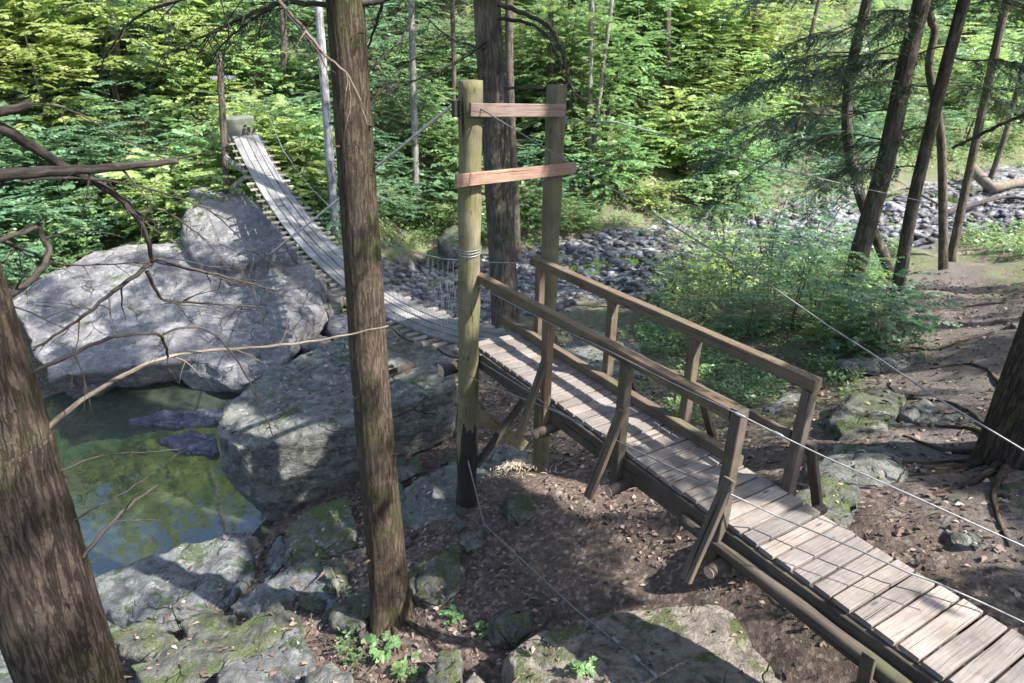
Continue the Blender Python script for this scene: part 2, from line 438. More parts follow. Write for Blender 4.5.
M = {
 'plank': mat_wood('weathered_plank', (0.315, 0.278, 0.255), (0.155, 0.132, 0.118)),
 'rail': mat_wood('weathered_rail', (0.225, 0.165, 0.12), (0.085, 0.062, 0.043), (0.12, 0.12, 0.06), 0.3),
 'stringer': mat_wood('old_stringer', (0.15, 0.12, 0.095), (0.05, 0.04, 0.032), (0.07, 0.075, 0.04), 0.25),
 'post': mat_wood('treated_post', (0.275, 0.25, 0.155), (0.1, 0.09, 0.058), (0.125, 0.12, 0.05), 0.5),
 'post_dark': mat_wood('shaded_bark_base', (0.07, 0.055, 0.045), (0.03, 0.024, 0.02)),  # dark bark, with the shade at the post foot put into its colour
 'bar': mat_wood('reddish_bar', (0.40, 0.27, 0.21), (0.22, 0.14, 0.1)),
 'endgrain': mat_plain('end_grain', (0.5, 0.36, 0.27), 0.9),
 'bridge': mat_wood('bridge_board', (0.36, 0.35, 0.34), (0.17, 0.165, 0.16)),
 'slat': mat_wood('bridge_slat', (0.38, 0.34, 0.29), (0.2, 0.17, 0.135)),
 'bark': mat_bark('hemlock_bark', (0.125, 0.094, 0.072), (0.034, 0.025, 0.02), (0.055, 0.065, 0.02), 0.4, 1.25, 0.03),
 'bark_c': mat_bark('ridged_bark', (0.12, 0.09, 0.066), (0.04, 0.029, 0.022), (0.06, 0.07, 0.022), 0.45, 1.5, 0.02),
 'bark_far': mat_bark('grey_brown_bark', (0.15, 0.125, 0.1), (0.045, 0.036, 0.03), (0.06, 0.07, 0.03), 0.4, 0.6, 0.03),
 'birch': mat_bark('pale_birch_bark', (0.38, 0.375, 0.38), (0.05, 0.05, 0.055), None, 0, 0.4, 0.004),
 'pale_bark': mat_bark('pale_grey_bark', (0.27, 0.255, 0.235), (0.09, 0.085, 0.08), (0.08, 0.09, 0.05), .3, 0.4, 0.006),
 'twig': mat_bark('dead_twig', (0.075, 0.062, 0.055), (0.025, 0.021, 0.019), None, 0, 1.5, 0.004),
 'twig_pale': mat_bark('pale_dead_twig', (0.2, 0.165, 0.13), (0.09, 0.07, 0.052), None, 0, 1.5, 0.004),
 'rock_b': mat_rock('purple_grey_rock', (0.275, 0.272, 0.275), (0.14, 0.14, 0.144), (0.42, 0.42, 0.42), (0.06, 0.08, 0.025), 0.18, (0.205, 0.19, 0.2), 0.7),
 'rock_m': mat_rock('grey_green_rock', (0.26, 0.265, 0.24), (0.13, 0.133, 0.122), (0.33, 0.34, 0.3), (0.06, 0.08, 0.028), 0.3),
 'rock_l': mat_rock('ledge_rock', (0.27, 0.28, 0.28), (0.13, 0.136, 0.138), (0.34, 0.35, 0.33), (0.05, 0.075, 0.025), 0.32),
 'rock_g': mat_rock('mossy_rock', (0.24, 0.24, 0.21), (0.11, 0.11, 0.098), (0.3, 0.3, 0.25), (0.075, 0.1, 0.03), 0.62),
 'rock_f': mat_rock('foreground_rock', (0.38, 0.335, 0.295), (0.21, 0.18, 0.155), (0.33, 0.32, 0.27), (0.075, 0.1, 0.025), 0.35),
 'stone': mat_rock('creek_stone', (0.3, 0.305, 0.335), (0.115, 0.118, 0.13), (0.44, 0.44, 0.46), (0.06, 0.08, 0.03), 0.0, (0.24, 0.21, 0.19), 1.0, True),
 'wet': mat_rock('wet_stone', (0.15, 0.155, 0.185), (0.07, 0.072, 0.09), (0.24, 0.25, 0.28), (0.06, 0.08, 0.03), 0.0, None, 1.0, True),
 'ground': mat_ground(), 'water': mat_water(), 'creek_water': mat_water('creek_water', 0.9, 1.33, (0.03, 0.032, 0.03), 0.6), 'litter': mat_litter('leaf_litter'),
 'leaf': mat_leaf('understory_leaf', (0.085, 0.162, 0.068), (0.17, 0.28, 0.115), (0.28, 0.4, 0.18)),
 'leaf_y': mat_leaf('yellow_green_leaf', (0.165, 0.26, 0.082), (0.305, 0.42, 0.145), (0.47, 0.55, 0.24)),
 'leaf_c': mat_leaf('cool_green_leaf', (0.065, 0.14, 0.08), (0.13, 0.24, 0.135), (0.22, 0.34, 0.2)),
 'needle': mat_leaf('hemlock_needle', (0.03, 0.06, 0.03), (0.055, 0.1, 0.05), (0.09, 0.145, 0.07), 0.3),
 'steel': mat_plain('galvanised_cable', (0.22, 0.23, 0.24), 0.5, 0.5),
 'cable_dk': mat_plain('dull_cable', (0.2, 0.2, 0.2), 0.5, 0.5),
 'rope': mat_plain('pale_rope_cable', (0.55, 0.53, 0.5), 0.8),
 'iron': mat_plain('dark_iron', (0.03, 0.028, 0.026), 0.6, 0.3),
 'fibre': mat_plain('shredded_wood', (0.5, 0.42, 0.33), 0.9, 0, 0.4),
 'concrete': mat_plain('grey_concrete', (0.1, 0.11, 0.085), 0.9, 0, 0.3, 6),
}

# ------------------------------------------------------------------ terrain
WATER_Z = -6.8
ctrl = [
 # under and beside the ramp
 (-0.56, 6.58, -5.3), (0.41, 7.26, -5.17), (1.0, 5.5, -5.1), (0.1, 5.4, -5.25), (-0.3, 4.6, -5.25), (-1.2, 5.0, -5.4), (1.9, 4.3, -4.55), (2.5, 3.4, -4.05),
 (3.2, 2.0, -3.45), (2.3, 5.2, -4.5), (3.1, 4.3, -3.75), (3.2, 5.6, -4.0), (4.4, 7.2, -4.3), (5.0, 5.5, -3.65), (4.6, 3.4, -3.2), (6.2, 2.0, -2.6), (4.2, 1.0, -2.7), (3.6, -0.5, -2.2),
 (1.2, 3.8, -4.95), (0.3, 3.6, -5.05), (2.0, 2.4, -4.2), (1.2, 2.0, -4.0),
 # photographer's bank
 (0, 0, -1.75), (0, -2, -1.5), (0, 1.0, -2.4), (0, 2.2, -4.2), (-2, 0.5, -2.6), (-3, 2.0, -4.3), (-2.6, 2.8, -4.8), (-5, 1.5, -4.6), (3, -4, -1.5), (-5, -4, -2.5),
 # lower left shore
 (-1.6, 3.6, -5.3), (-3.2, 4.0, -5.75), (-3.9, 5.0, -6.2), (-5.0, 5.4, -6.7), (-2.4, 6.4, -6.0), (-1.7, 7.6, -5.9), (-3.3, 7.4, -6.6),
 # pool
 (-6.0, 7.6, -7.6), (-7.6, 9.0, -7.75), (-6.4, 10.2, -7.7), (-7.3, 11.8, -7.3), (-9.5, 8.0, -7.6), (-5.2, 8.8, -7.5), (-13, 6.5, -7.4), (-9, 4.5, -6.5),
 # under boulders
 (-3.6, 9.6, -6.6), (-1.6, 9.3, -6.2), (-4.6, 12, -6.9), (-9.5, 15, -6.3), (-6.2, 15.5, -6.4), (-7.6, 15.2, -6.2),
 # bank behind tower
 (0.8, 9.0, -5.5), (2.3, 9.6, -5.35), (1.6, 12.5, -5.9), (-0.4, 11.2, -6.1), (4.4, 12.4, -5.75), (6.0, 10.0, -4.9), (2.2, 14.6, -6.2),
 # path on the right
 (6.5, 8.0, -4.0), (8.0, 11.0, -4.4), (8.2, 13.0, -4.55), (9.3, 13.6, -4.7), (11.4, 16.2, -5.1), (13.6, 19.5, -5.6), (9.0, 8.0, -3.4), (13, 12, -3.9), (18, 16, -4.2), (14, 5, -1.8), (22, 12, -2.0), (10, 1, -1.6),
 # creek bed
 (0.2, 16.5, -6.5), (3.6, 19.5, -6.45), (4.2, 24.0, -6.4), (-3.2, 20.5, -6.6), (-4.4, 16.6, -6.75), (9, 22.5, -6.35), (15, 25.5, -6.3), (21, 29.5, -6.25), (31, 35, -6.1), (45, 41, -5.9), (8, 26.5, -6.3), (17, 31, -6.1),
 # far banks and hill
 (2.7, 26.8, -5.9), (-4.0, 23.5, -5.9), (9, 30.0, -5.2), (18, 35.5, -5.3), (26, 41.5, -5.0), (34, 50, -3.4), (10, 36.5, -2.6), (0, 31.0, -3.4), (-6.5, 22.5, -3.6), (-7.4, 20.3, -3.2), (-8.6, 16.6, -5.2), (-10.4, 19.3, -5.2), (-12, 17.5, -4.8),
 (-14, 15, -4.6), (-12.0, 13, -5.6), (-18, 14, -3.2), (-19, 10, -3.6), (-22, 18, -0.4), (-13.5, 21, -2.4), (-10, 26, 0.0), (-17, 30, 4.2), (-27, 26, 6), (-5, 33, 0.2), (2, 42, 3.2), (13, 46, 3.2), (22, 54, 2.8), (32, 64, 3.5), (45, 60, 0),
 (-10, 45, 9), (5, 58, 12), (20, 70, 13), (-25, 50, 17), (-40, 35, 16), (40, 80, 14), (0, 85, 29), (30, 100, 30), (-30, 80, 34), (60, 95, 22), (-60, 60, 38), (-45, 12, 8), (-40, -10, 4), (-15, -15, -1), (10, -18, 1), (30, -10, 3), (45, 20, 4), (60, 50, 6),
 (0, 125, 50), (60, 125, 42), (-60, 115, 56), (-95, 60, 55), (-95, 0, 30), (95, 60, 26), (95, 0, 15), (0, -60, 6), (60, -60, 12), (-60, -60, 14), (110, 110, 48), (-110, 110, 70)]
CP = np.array(ctrl)
def _U(r2): return np.sqrt(r2 + 0.25)
_d2 = ((CP[:, None, :2] - CP[None, :, :2]) ** 2).sum(-1)
_n = len(CP)
_A = np.zeros((_n + 3, _n + 3)); _A[:_n, :_n] = -_U(_d2) + np.eye(_n) * 0.02
_A[:_n, _n] = 1; _A[:_n, _n + 1:] = CP[:, :2]; _A[_n, :_n] = 1; _A[_n + 1:, :_n] = CP[:, :2].T
_W = np.linalg.solve(_A, np.concatenate([CP[:, 2], np.zeros(3)]))
def gbase(xy):
    xy = np.atleast_2d(np.asarray(xy, float))
    out = np.empty(len(xy))
    for s in range(0, len(xy), 8000):
        q = xy[s:s + 8000]
        d2 = ((q[:, None, :] - CP[None, :, :2]) ** 2).sum(-1)
        out[s:s + 8000] = -_U(d2) @ _W[:_n] + _W[_n] + q @ _W[_n + 1:]
    return out
def ground(xy):
    xy = np.atleast_2d(np.asarray(xy, float))
    P = np.column_stack([xy, np.zeros(len(xy))])
    r = np.hypot(xy[:, 0], xy[:, 1])
    far = np.clip((r - 14) / 20, 0, 1)
    return gbase(xy) + fbm(P, 0.7, 4, 3) * (0.07 + 0.25 * far) + fbm(P, 4.0, 3, 9) * 0.018
def gz(x, y): return float(ground([(x, y)])[0])
def gmarch(px, py):
    """first point of the terrain along the pixel's ray"""
    d = ray(px, py) / F_PX
    ts = np.linspace(2, 130, 1800); P = d[None, :] * ts[:, None]
    h = gbase(P[:, :2]); w = np.where(P[:, 2] < h)[0]
    return P[w[0]] if len(w) else None
def seg_d(xy, line):
    xy = np.atleast_2d(xy); best = np.full(len(xy), 1e9)
    for (a, b) in zip(line[:-1], line[1:]):
        a, b = np.array(a[:2], float), np.array(b[:2], float)
        t = np.clip(((xy - a) @ (b - a)) / ((b - a) @ (b - a)), 0, 1)
        best = np.minimum(best, np.hypot(*(xy - (a + t[:, None] * (b - a))).T))
    return best
CREEK = [(50, 42), (31, 35), (21, 29.5), (12, 25), (5, 22.3), (-1.5, 18.5), (-4.2, 15.5), (-5, 12.5)]
PATH = [(4.0, 2.2), (4.4, 4.6), (6.4, 8), (8.6, 11.5), (9.8, 14.2), (12.6, 17.4)]
def masks(xy):
    P = np.column_stack([xy, np.zeros(len(xy))])
    wob = fbm(P, 0.5, 3, 40) * 0.8
    dc = seg_d(xy, CREEK) + wob
    wid = 3.3 + np.clip((xy[:, 0] - 5) * 0.06, 0, 1.6)
    creek = np.clip((wid - dc) / 0.8, 0, 1)
    path = np.clip((1.3 - seg_d(xy, PATH) - wob * .5) / 0.7, 0, 1)
    r = np.hypot(xy[:, 0], xy[:, 1])
    green = np.clip((r - 13) / 8, 0, 0.75) + np.clip(1.6 - np.hypot(xy[:, 0] - 3.6, (xy[:, 1] - 11.5) * .7) / 2.2, 0, 1) + np.clip(1 - np.hypot(xy[:, 0] - 8.5, xy[:, 1] - 8.5) / 1.6, 0, 0.8)
    green = np.clip(green, 0, 1) * (1 - creek) * (1 - path)
    return creek, green, path
NA, NR = 560, 330
rad = 0.25 * (104 / 0.25) ** (np.linspace(0, 1, NR))
# finer angular steps in front of the camera
aa = np.linspace(0, 1, NA, endpoint=False)
ang = 2 * math.pi * (aa + 0.115 * np.sin(2 * math.pi * aa) * 1.0) - math.pi / 2 + math.pi
ang = ang + math.pi
RR, AA = np.meshgrid(rad, ang, indexing='ij')
gxy = np.column_stack([(RR * np.cos(AA)).ravel(), (RR * np.sin(AA)).ravel()])
gzv = ground(gxy)
ii, jj = np.meshgrid(np.arange(NR - 1), np.arange(NA), indexing='ij')
j2 = (jj + 1) % NA
GF = np.column_stack([(ii * NA + jj).ravel(), ((ii + 1) * NA + jj).ravel(), ((ii + 1) * NA + j2).ravel(), (ii * NA + j2).ravel()])
cr, gr, pa = masks(gxy)
gme = np_mesh('ground', np.column_stack([gxy, gzv]), GF, M['ground'], smooth=True, attrs={'creek': cr, 'green': gr, 'path': pa})
if gme.polygons[NA * 40].normal.z < 0: gme.flip_normals()
tag(link('ground', gme), kind='structure')
# pool and creek water
pw = np.array([(-16, 2.5), (-7, 3.0), (-4.2, 5.0), (-2.2, 7.0), (-2.4, 12), (-3.0, 17), (-6, 17), (-8, 14.5), (-16, 13)])
wb = bmesh.new(); wb.faces.new([wb.verts.new((x, y, WATER_Z)) for x, y in pw]); wme = bpy.data.meshes.new('water'); wb.to_mesh(wme); wb.free()
wme.materials.append(M['water']); tag(link('water', wme), kind='structure')

def creek_water():
    P = []
    for a, q in zip(CREEK[:-1], CREEK[1:]):
        for i in range(10): P.append(np.array(a) + (np.array(q) - np.array(a)) * i / 10)
    P = np.array(P); V, Fc = [], []
    for i, q in enumerate(P):
        d = P[min(i + 1, len(P) - 1)] - P[max(i - 1, 0)]; d = d / np.linalg.norm(d); nn = np.array([-d[1], d[0]])
        z = float(gbase([q])[0]) - 0.065
        for w in (-5.5, -2, 2, 5.5): V.append((*(q + nn * w), z))
        if i:
            for k in range(3): Fc.append(((i - 1) * 4 + k, (i - 1) * 4 + k + 1, i * 4 + k + 1, i * 4 + k))
    tag(link('creek_water', np_mesh('creek_water', V, Fc, M['creek_water'], smooth=True)), kind='structure')
creek_water()

# ------------------------------------------------------------------ ramp frame
ZD = -3.06
A0 = at_z(480, 348, ZD)
_A1 = at_z(934, 669, ZD)
ax = (_A1 - A0) / np.linalg.norm(_A1 - A0)             # along the ramp, tower -> hill
nx = np.array([-ax[1], ax[0], 0.0])                    # across, near edge -> far edge
EZ = np.array([0, 0, 1.0])
DW = 0.68
def RP(s, n, h): return A0 + ax * s + nx * n + EZ * h

def build_ramp():
    root = thing('boardwalk_ramp', A0 + EZ * 0.0, 'weathered plank ramp with timber handrails leading from the hillside up to the bridge tower', 'ramp')
    mb = MB(); s = -0.16
    while s < 6.35:
        w = 0.138 * random.uniform(0.97, 1.03)
        o0, o1 = random.uniform(-0.005, 0.006), random.uniform(-0.008, 0.012)
        hz = random.uniform(-0.004, 0.004)
        sk = -0.02
        mb.beam(RP(s + w / 2 + sk, -o0, -0.019 + hz), RP(s + w / 2 - sk * 0.6, DW + o1, -0.019 + hz), w - 0.018, 0.038, ch=0.004, seg=3, jit=0.0022)
        s += w
    part('deck', mb, M['plank'], root)
    mb = MB(); mb.beam(RP(-0.25, -0.005, -0.145), RP(6.3, -0.005, -0.145), 0.05, 0.2, seg=14, jit=0.004); part('stringer', mb, M['stringer'], root)
    mb = MB(); mb.beam(RP(-0.25, DW - .03, -0.13), RP(6.3, DW - .03, -0.13), 0.045, 0.17, seg=14, jit=0.004); part('stringer', mb, M['stringer'], root)
    # the rough log under the near edge
    mb = MB(); P, R = [], []
    for i in range(46):
        q = i / 45; ss = 3.2 + q * 3.5
        P.append(RP(ss, -0.075 - 0.03 * q + 0.012 * math.sin(ss * 2.3), -0.17 + 0.01 * math.sin(ss * 1.7))); R.append(0.05 + 0.026 * q)
    sd = random.random() * 9
    mb.tube(P, R, 18, disp=lambda th, ln: 1 + 0.07 * math.sin(3 * th + ln * 0.6 + sd) + 0.05 * math.sin(7 * th + 2.1 * math.sin(ln * 3)) + 0.04 * math.sin(ln * 13 + th))
    part('side_log', mb, M['stringer'], root, True)
    mb = MB(); mb.beam(RP(4.72, -0.19, -0.02), RP(4.75, -0.2, -0.36), 0.075, 0.03, up=-nx, ch=.004); part('stake', mb, M['stringer'], root)
    # curb timber on the far side
    mb = MB(); mb.beam(RP(-0.5, DW - 0.05, 0.051), RP(3.13, DW - 0.045, 0.049), 0.085, 0.1, seg=12, jit=0.003); part('curb_rail', mb, M['rail'], root)
    # handrails
    mb = MB(); mb.beam(RP(0.07, -0.05, 0.88), RP(3.47, -0.05, 0.89), 0.088, 0.095, seg=10, jit=0.002); part('handrail', mb, M['rail'], root)
    mb = MB(); mb.beam(RP(-0.03, DW + .05, 0.925), RP(3.57, DW + .05, 0.93), 0.09, 0.1, seg=10, jit=0.002); part('handrail', mb, M['rail'], root)
    mb = MB(); mb.beam(RP(-0.0, DW + .035, 0.40), RP(3.46, DW + .035, 0.455), 0.04, 0.08, seg=8, jit=0.002); part('midrail', mb, M['rail'], root)
    for i, s in enumerate((1.36, 2.43, 3.52)):
        top = 0.832 if i < 2 else 0.95
        mb = MB(); mb.beam(RP(s, -0.052, -0.42), RP(s, -0.052, top), 0.085, 0.085, up=ax, seg=5, jit=.002); part('post', mb, M['rail'], root)
        mb = MB(); mb.beam(RP(s + .06, -0.41, -0.30), RP(s + .06, -0.115, 0.45), 0.088, 0.042, up=nx + EZ * .35, seg=4, jit=.002); part('brace', mb, M['stringer'], root)
        mb = MB(); P = [RP(s + 0.10, x, -0.285 + .01 * math.sin(x * 5)) for x in np.linspace(-0.22, DW + 0.45, 8)]
        mb.tube(P, 0.05, 12); cb = part('crossbeam', mb, M['stringer'], root, True)
        mb = MB(); e = RP(s + 0.10, -0.222, -0.285 + .01 * math.sin(-1.1)); mb.tube([e, e - nx * 0.003], [0.047, 0.045], 12); part('cut_end', mb, M['endgrain'], cb)
    for i, s in enumerate((0.12, 1.36, 2.43, 3.52)):
        mb = MB(); mb.beam(RP(s, DW + .05, -0.4), RP(s, DW + .05, 0.874), 0.085, 0.085, up=ax, seg=5, jit=.002); part('post', mb, M['rail'], root)
        if i:
            mb = MB(); mb.beam(RP(s + .06, DW + .46, -0.32), RP(s + .06, DW + .12, 0.42), 0.088, 0.042, up=-nx + EZ * .35, seg=4, jit=.002); part('brace', mb, M['rail'], root)
    return root
build_ramp()

# ------------------------------------------------------------------ near tower
P1b, P1t = at_z(466, 512, -5.36), at_y(471, 80, 6.55)
P2b, P2t = at_z(540, 471, -5.2), at_y(557, 85, 7.22)
def lerp(a, b, t): return a + (b - a) * t
def build_tower():
    root = thing('bridge_tower', (P1b + P2b) / 2, 'tall pair of mossy timber posts joined by two reddish crossbars above the ramp', 'bridge tower')
    for b, t, r in ((P1b, P1t, 0.125), (P2b, P2t, 0.112)):
        mb = MB(); k = 70; P = [lerp(b - EZ * 0.3, t, i / (k - 1)) for i in range(k)]
        R = [r * (1 + 0.04 * math.sin(i * 0.5) - 0.08 * i / k) for i in range(k)]
        first = b is P1b
        def dsp(th, ln, f=first):
            d = 1 + 0.02 * math.sin(5 * th + ln) + 0.015 * math.sin(11 * th + 3 * math.sin(ln))
            if f:   # spiral check running down the near post
                c = math.cos(th - (ln * 0.9 - 0.4)); d -= 0.10 * max(0, c - 0.9) * 10 * (1 if ln < 3.4 else 0.3)
                if ln < 1.9: d += 0.05 * math.sin(4 * th + ln * 5) * (1.9 - ln)
            return d
        mb.tube(P, R, 28, disp=dsp); po = part('post', mb, M['post'], root, True)
        if first:
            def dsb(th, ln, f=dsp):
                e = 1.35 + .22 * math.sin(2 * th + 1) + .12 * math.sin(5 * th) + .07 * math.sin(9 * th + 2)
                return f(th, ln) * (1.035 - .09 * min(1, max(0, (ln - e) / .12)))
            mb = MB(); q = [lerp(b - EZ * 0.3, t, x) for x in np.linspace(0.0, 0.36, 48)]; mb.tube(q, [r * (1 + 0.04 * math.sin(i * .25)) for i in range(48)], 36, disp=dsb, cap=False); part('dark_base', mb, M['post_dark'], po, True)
    N = -ax if np.dot(-ax, P1t) < 0 else ax
    uu = (P2t - P1t) * np.array([1, 1, 0]); uu /= np.linalg.norm(uu); pn = np.array([uu[1], -uu[0], 0])
    mid = (P1t + P2t) / 2 + pn * 0.152
    def onbar(px, py): return at_pl(px, py, mid, pn)
    mb = MB(); mb.beam(onbar(470, 110), onbar(564.5, 110.5), 0.038, 0.125, seg=5, jit=.002); part('crossbar', mb, M['bar'], root)
    mb = MB(); mb.beam(onbar(456, 181), onbar(575, 168), 0.04, 0.125, seg=5, jit=.002); part('crossbar', mb, M['bar'], root)
    # crossbeam log under the deck, its stub showing left of the near post
    u = (P2b - P1b); u[2] = 0; u /= np.linalg.norm(u)
    c = at_y(441, 371, 6.75)
    mb = MB(); P = [c + u * x + EZ * (-0.0) for x in np.linspace(0, 1.7, 10)]; mb.tube(P, [0.075] * 10, 14, disp=lambda th, ln: 1 + .06 * math.sin(3 * th + ln * 3)); lg = part('crossbeam_log', mb, M['stringer'], root, True)
    mb = MB(); mb.tube([c - u * 0.003, c], [0.066, 0.072], 14); part('cut_end', mb, M['endgrain'], lg)
    # braces between the posts below the deck
    pm = (P1b + P2b) / 2 + ax * 0.02
    def ob(px, py, d=0.0): return at_pl(px, py, pm + ax * d, ax)
    mb = MB(); mb.beam(ob(476, 412, -.05), ob(524, 446, -.05), 0.06, 0.15, seg=3); part('brace', mb, M['post'], root)
    mb = MB(); mb.beam(ob(476, 466, .14), ob(524, 400, .14), 0.06, 0.09, up=ax, seg=3); part('brace', mb, M['stringer'], root)
    # iron saddle and lashings
    mb = MB(); h = at_y(455.5, 109, 6.5); mb.beam(h - EZ * .075, h + EZ * .075, 0.06, 0.06, up=ax, seg=1); part('cable_saddle', mb, M['iron'], root)
    for hz in (-1.84, -1.87, -1.9):
        mb = MB(); t_ = (hz - P1b[2]) / (P1t[2] - P1b[2]); cc = lerp(P1b, P1t, t_)
        P = [cc + (np.array([math.cos(a), math.sin(a), 0.15 * math.sin(a)]) * 0.128) for a in np.linspace(0, 2 * math.pi, 25)]
        mb.tube(P, 0.004, 5, cap=False); part('lashing', mb, M['steel'], root)
    return root
build_tower()

# ------------------------------------------------------------------ suspension bridge
TB = np.array([-0.07, 6.88, 0.0])
bd = -ax
_L = np.array([0, 1.23, 2.33, 3.65, 5.2, 6.7, 8.53, 10.79, 12.11, 13.0])
_Z = np.array([-3.07, -3.36, -3.58, -3.76, -3.82, -3.74, -3.48, -2.98, -2.5, -2.0])
_pf = np.polyfit(_L, _Z, 4)
def bz(L): return float(np.polyval(_pf, L))
def BP(L, n, h=0.0): q = TB + bd * L + nx * n; q[2] = bz(L) + h; return q
def build_bridge():
    root = thing('suspension_bridge', BP(0, 0), 'narrow sagging plank footbridge hung on cables between two towers over the boulders', 'bridge')
    for r_, n0 in enumerate((-0.255, -0.085, 0.085, 0.255)):
        mb = MB(); L = 0.2
        while L < 12.95:
            l2 = min(L + 2.4 * random.uniform(.85, 1.1), 13.0)
            hj = random.uniform(0, 0.012)
            k = 8
            for i in range(k):
                a, b = L + (l2 - L - .01) * i / k, L + (l2 - L - .01) * (i + 1) / k
                mb.beam(BP(a, n0, -0.014 + hj), BP(b, n0, -0.014 + hj), 0.15, 0.028, seg=1, ch=.003, r=(int(L * 7.3) % 10) / 10)
            L = l2
        part('walk_board', mb, M['bridge'], root)
    mb = MB(); L = 0.3
    i = 0
    while L < 13:
        w = 0.5 + random.uniform(-0.05, 0.07)
        mb.beam(BP(L, -w, -0.052), BP(L, w, -0.052), 0.085, 0.04, seg=1, ch=.003); L += 0.29; i += 1
    part('cross_slats', mb, M['slat'], root)
    for n0 in (-0.40, 0.40):
        mb = MB(); mb.tube([BP(L, n0, -0.085) for L in np.linspace(-0.1, 13.2, 40)], 0.011, 6); part('deck_cable', mb, M['cable_dk'], root)
    # chain hanging along the near edge by the tower
    mb = MB(); P = [BP(L, -0.36, -0.05 - 0.16 * abs(math.sin(L * 2.2)) ) for L in np.linspace(0.1, 3.4, 70)]; mb.tube(P, 0.012, 6); part('slack_chain', mb, M['iron'], root)
    # hand cable on the far side, following the photograph's sag
    pts = []
    for px, py in [(262, 100), (283, 150), (307, 184), (328, 205), (360, 230), (400, 249), (444, 259), (491, 262.5), (533, 263)]:
        pts.append(at_pl(px, py, TB + nx * 0.5, nx))
    mb = MB(); mb.tube(pts, 0.009, 6); part('hand_cable', mb, M['steel'], root)
    nc = [at_pl(px, py, TB - nx * 0.5, nx) for px, py in [(457, 276), (430, 280), (395, 280), (355, 268)]]
    nc += [BP(6.6, -0.48, 0.45), BP(9, -0.48, 0.6), BP(11, -0.48, 0.85), BP(12.9, -0.48, 1.2)]
    mb = MB(); mb.tube(nc, 0.006, 6); part('hand_cable', mb, M['cable_dk'], root)
    for n0, hc in ((-0.5, nc), (0.5, pts)):
        mb = MB()
        hl = sorted([(float(np.dot(p - TB, bd)), p[2]) for p in hc])
        hx, hy = [h[0] for h in hl], [h[1] for h in hl]
        for L in np.arange(0.35, 3.2, 0.17):
            for dl in (-0.07, 0.07):
                top = TB + bd * L + nx * n0; top[2] = np.interp(L, hx, hy)
                mb.tube([BP(L + dl, n0 * 0.8, -0.05), top], 0.0017, 4, cap=False)
        part('side_netting', mb, M['steel'], root)
    return root
build_bridge()

def far_tower():
    bx = at_y(222, 190, 17.4); gb = gz(bx[0], bx[1])
    p2 = bx + nx * 1.15
    root = thing('bridge_tower', (bx[0], bx[1], gb), 'distant weathered post with a short high crossbar among bushes at the far bridge end', 'bridge tower')
    tops = at_y(219, 52, 17.4)
    for q in (0,):
        b = np.array([bx[0], bx[1], -4.6]) + nx * q; t = tops + nx * q
        mb = MB(); mb.tube([lerp(b, t, i / 12) for i in range(13)], 0.085, 12, disp=lambda th, ln: 1 + .04 * math.sin(4 * th + ln)); part('post', mb, M['bark_far'], root, True)
    a = at_y(210, 78, 17.25); mb = MB(); mb.beam(a, a + nx * .62, 0.05, 0.09); part('crossbar', mb, M['bridge'], root)
    e = lambda px, py: at_y(px, py, 17.2)
    for p, q in (((225, 156), (246, 174)), ((246, 176), (231, 188))):
        mb = MB(); mb.beam(e(*p), e(*q), 0.07, 0.1); part('brace', mb, M['bridge'], root)
    return root
far_tower()
def block():
    c = BP(13.9, 0.0); mb = MB()
    mb.beam(c - nx * .42 + EZ * -.5, c + nx * .42 + EZ * -.5, 0.5, .75, ch=.06, seg=6, jit=.03)
    o = mb.build('bridge_anchor', M['concrete']); tag(o, 'grey block anchoring the far end of the footbridge', 'anchor block')
block()

# ------------------------------------------------------------------ guy cables
def cable(name, pts, r, mat, label, cat='cable', clamps=()):
    loc = np.array(pts[-1]); root = thing(name, loc, label, cat)
    P = []
    for a, b in zip(pts[:-1], pts[1:]):
        for i in range(6): P.append(lerp(np.array(a), np.array(b), i / 6))
    P.append(np.array(pts[-1]))
    mb = MB(); mb.tube(P, r, 7); part('strand', mb, mat, root, True)
    for (q, d) in clamps:
        mb = MB(); d = np.array(d) / np.linalg.norm(d); mb.tube([q - d * .035, q - d * .02, q + d * .02, q + d * .035], [r * 1.4, r * 2.3, r * 2.3, r * 1.4], 8); part('clamp', mb, M['steel'], root)
def plane_pts(pxs, P0, P1):
    """points on the vertical plane through P0 and P1"""
    d = np.array(P1) - np.array(P0); N = np.cross(d, EZ); N /= np.linalg.norm(N)
    return [at_pl(x, y, np.array(P0), N) for x, y in pxs]
anch = np.array([4.35, 2.2, -2.1])
# from the tower top over the ramp to the hillside on the right
e1 = at_y(1060, 472, 3.2)
cable('guy_cable', plane_pts([(481, 109), (616, 191), (714, 251), (764, 281), (827, 325), (871, 353), (937, 398), (1017, 446), (1075, 482)], P1t + ax * .15, e1), 0.006, M['cable_dk'], 'steel cable slanting from the top of the near tower post to the right hillside')
a2 = P1t * 1.0; s3 = RP(3.52, -0.11, 0.90)
s3 = at_pl(740, 415, RP(0, -0.105, 0), nx)
c2 = [at_pl(x, y, RP(0, -0.125, 0), nx) for x, y in [(457, 276), (480, 287), (520, 308), (555, 326), (605, 349), (670, 382), (740, 415)]]
d2 = at_y(1040, 556, 2.75)
c2b = plane_pts([(796, 443), (823, 456), (924, 501), (1023, 546), (1060, 563)], c2[-1], d2)
cable('guy_cable', c2 + c2b, 0.0048, M['steel'], 'steel cable running along the near handrail and clamped on its end post', clamps=[(c2[-1], c2b[0] - c2[-1]), (at_pl(778, 434, c2[-1], np.cross(d2 - c2[-1], EZ)), c2b[0] - c2[-1])])
c3 = [at_pl(x, y, RP(0, -0.16, 0), nx) for x, y in [(481, 362), (528, 391), (549, 407), (584.5, 424.5), (627, 446), (699, 480), (726, 492)]]
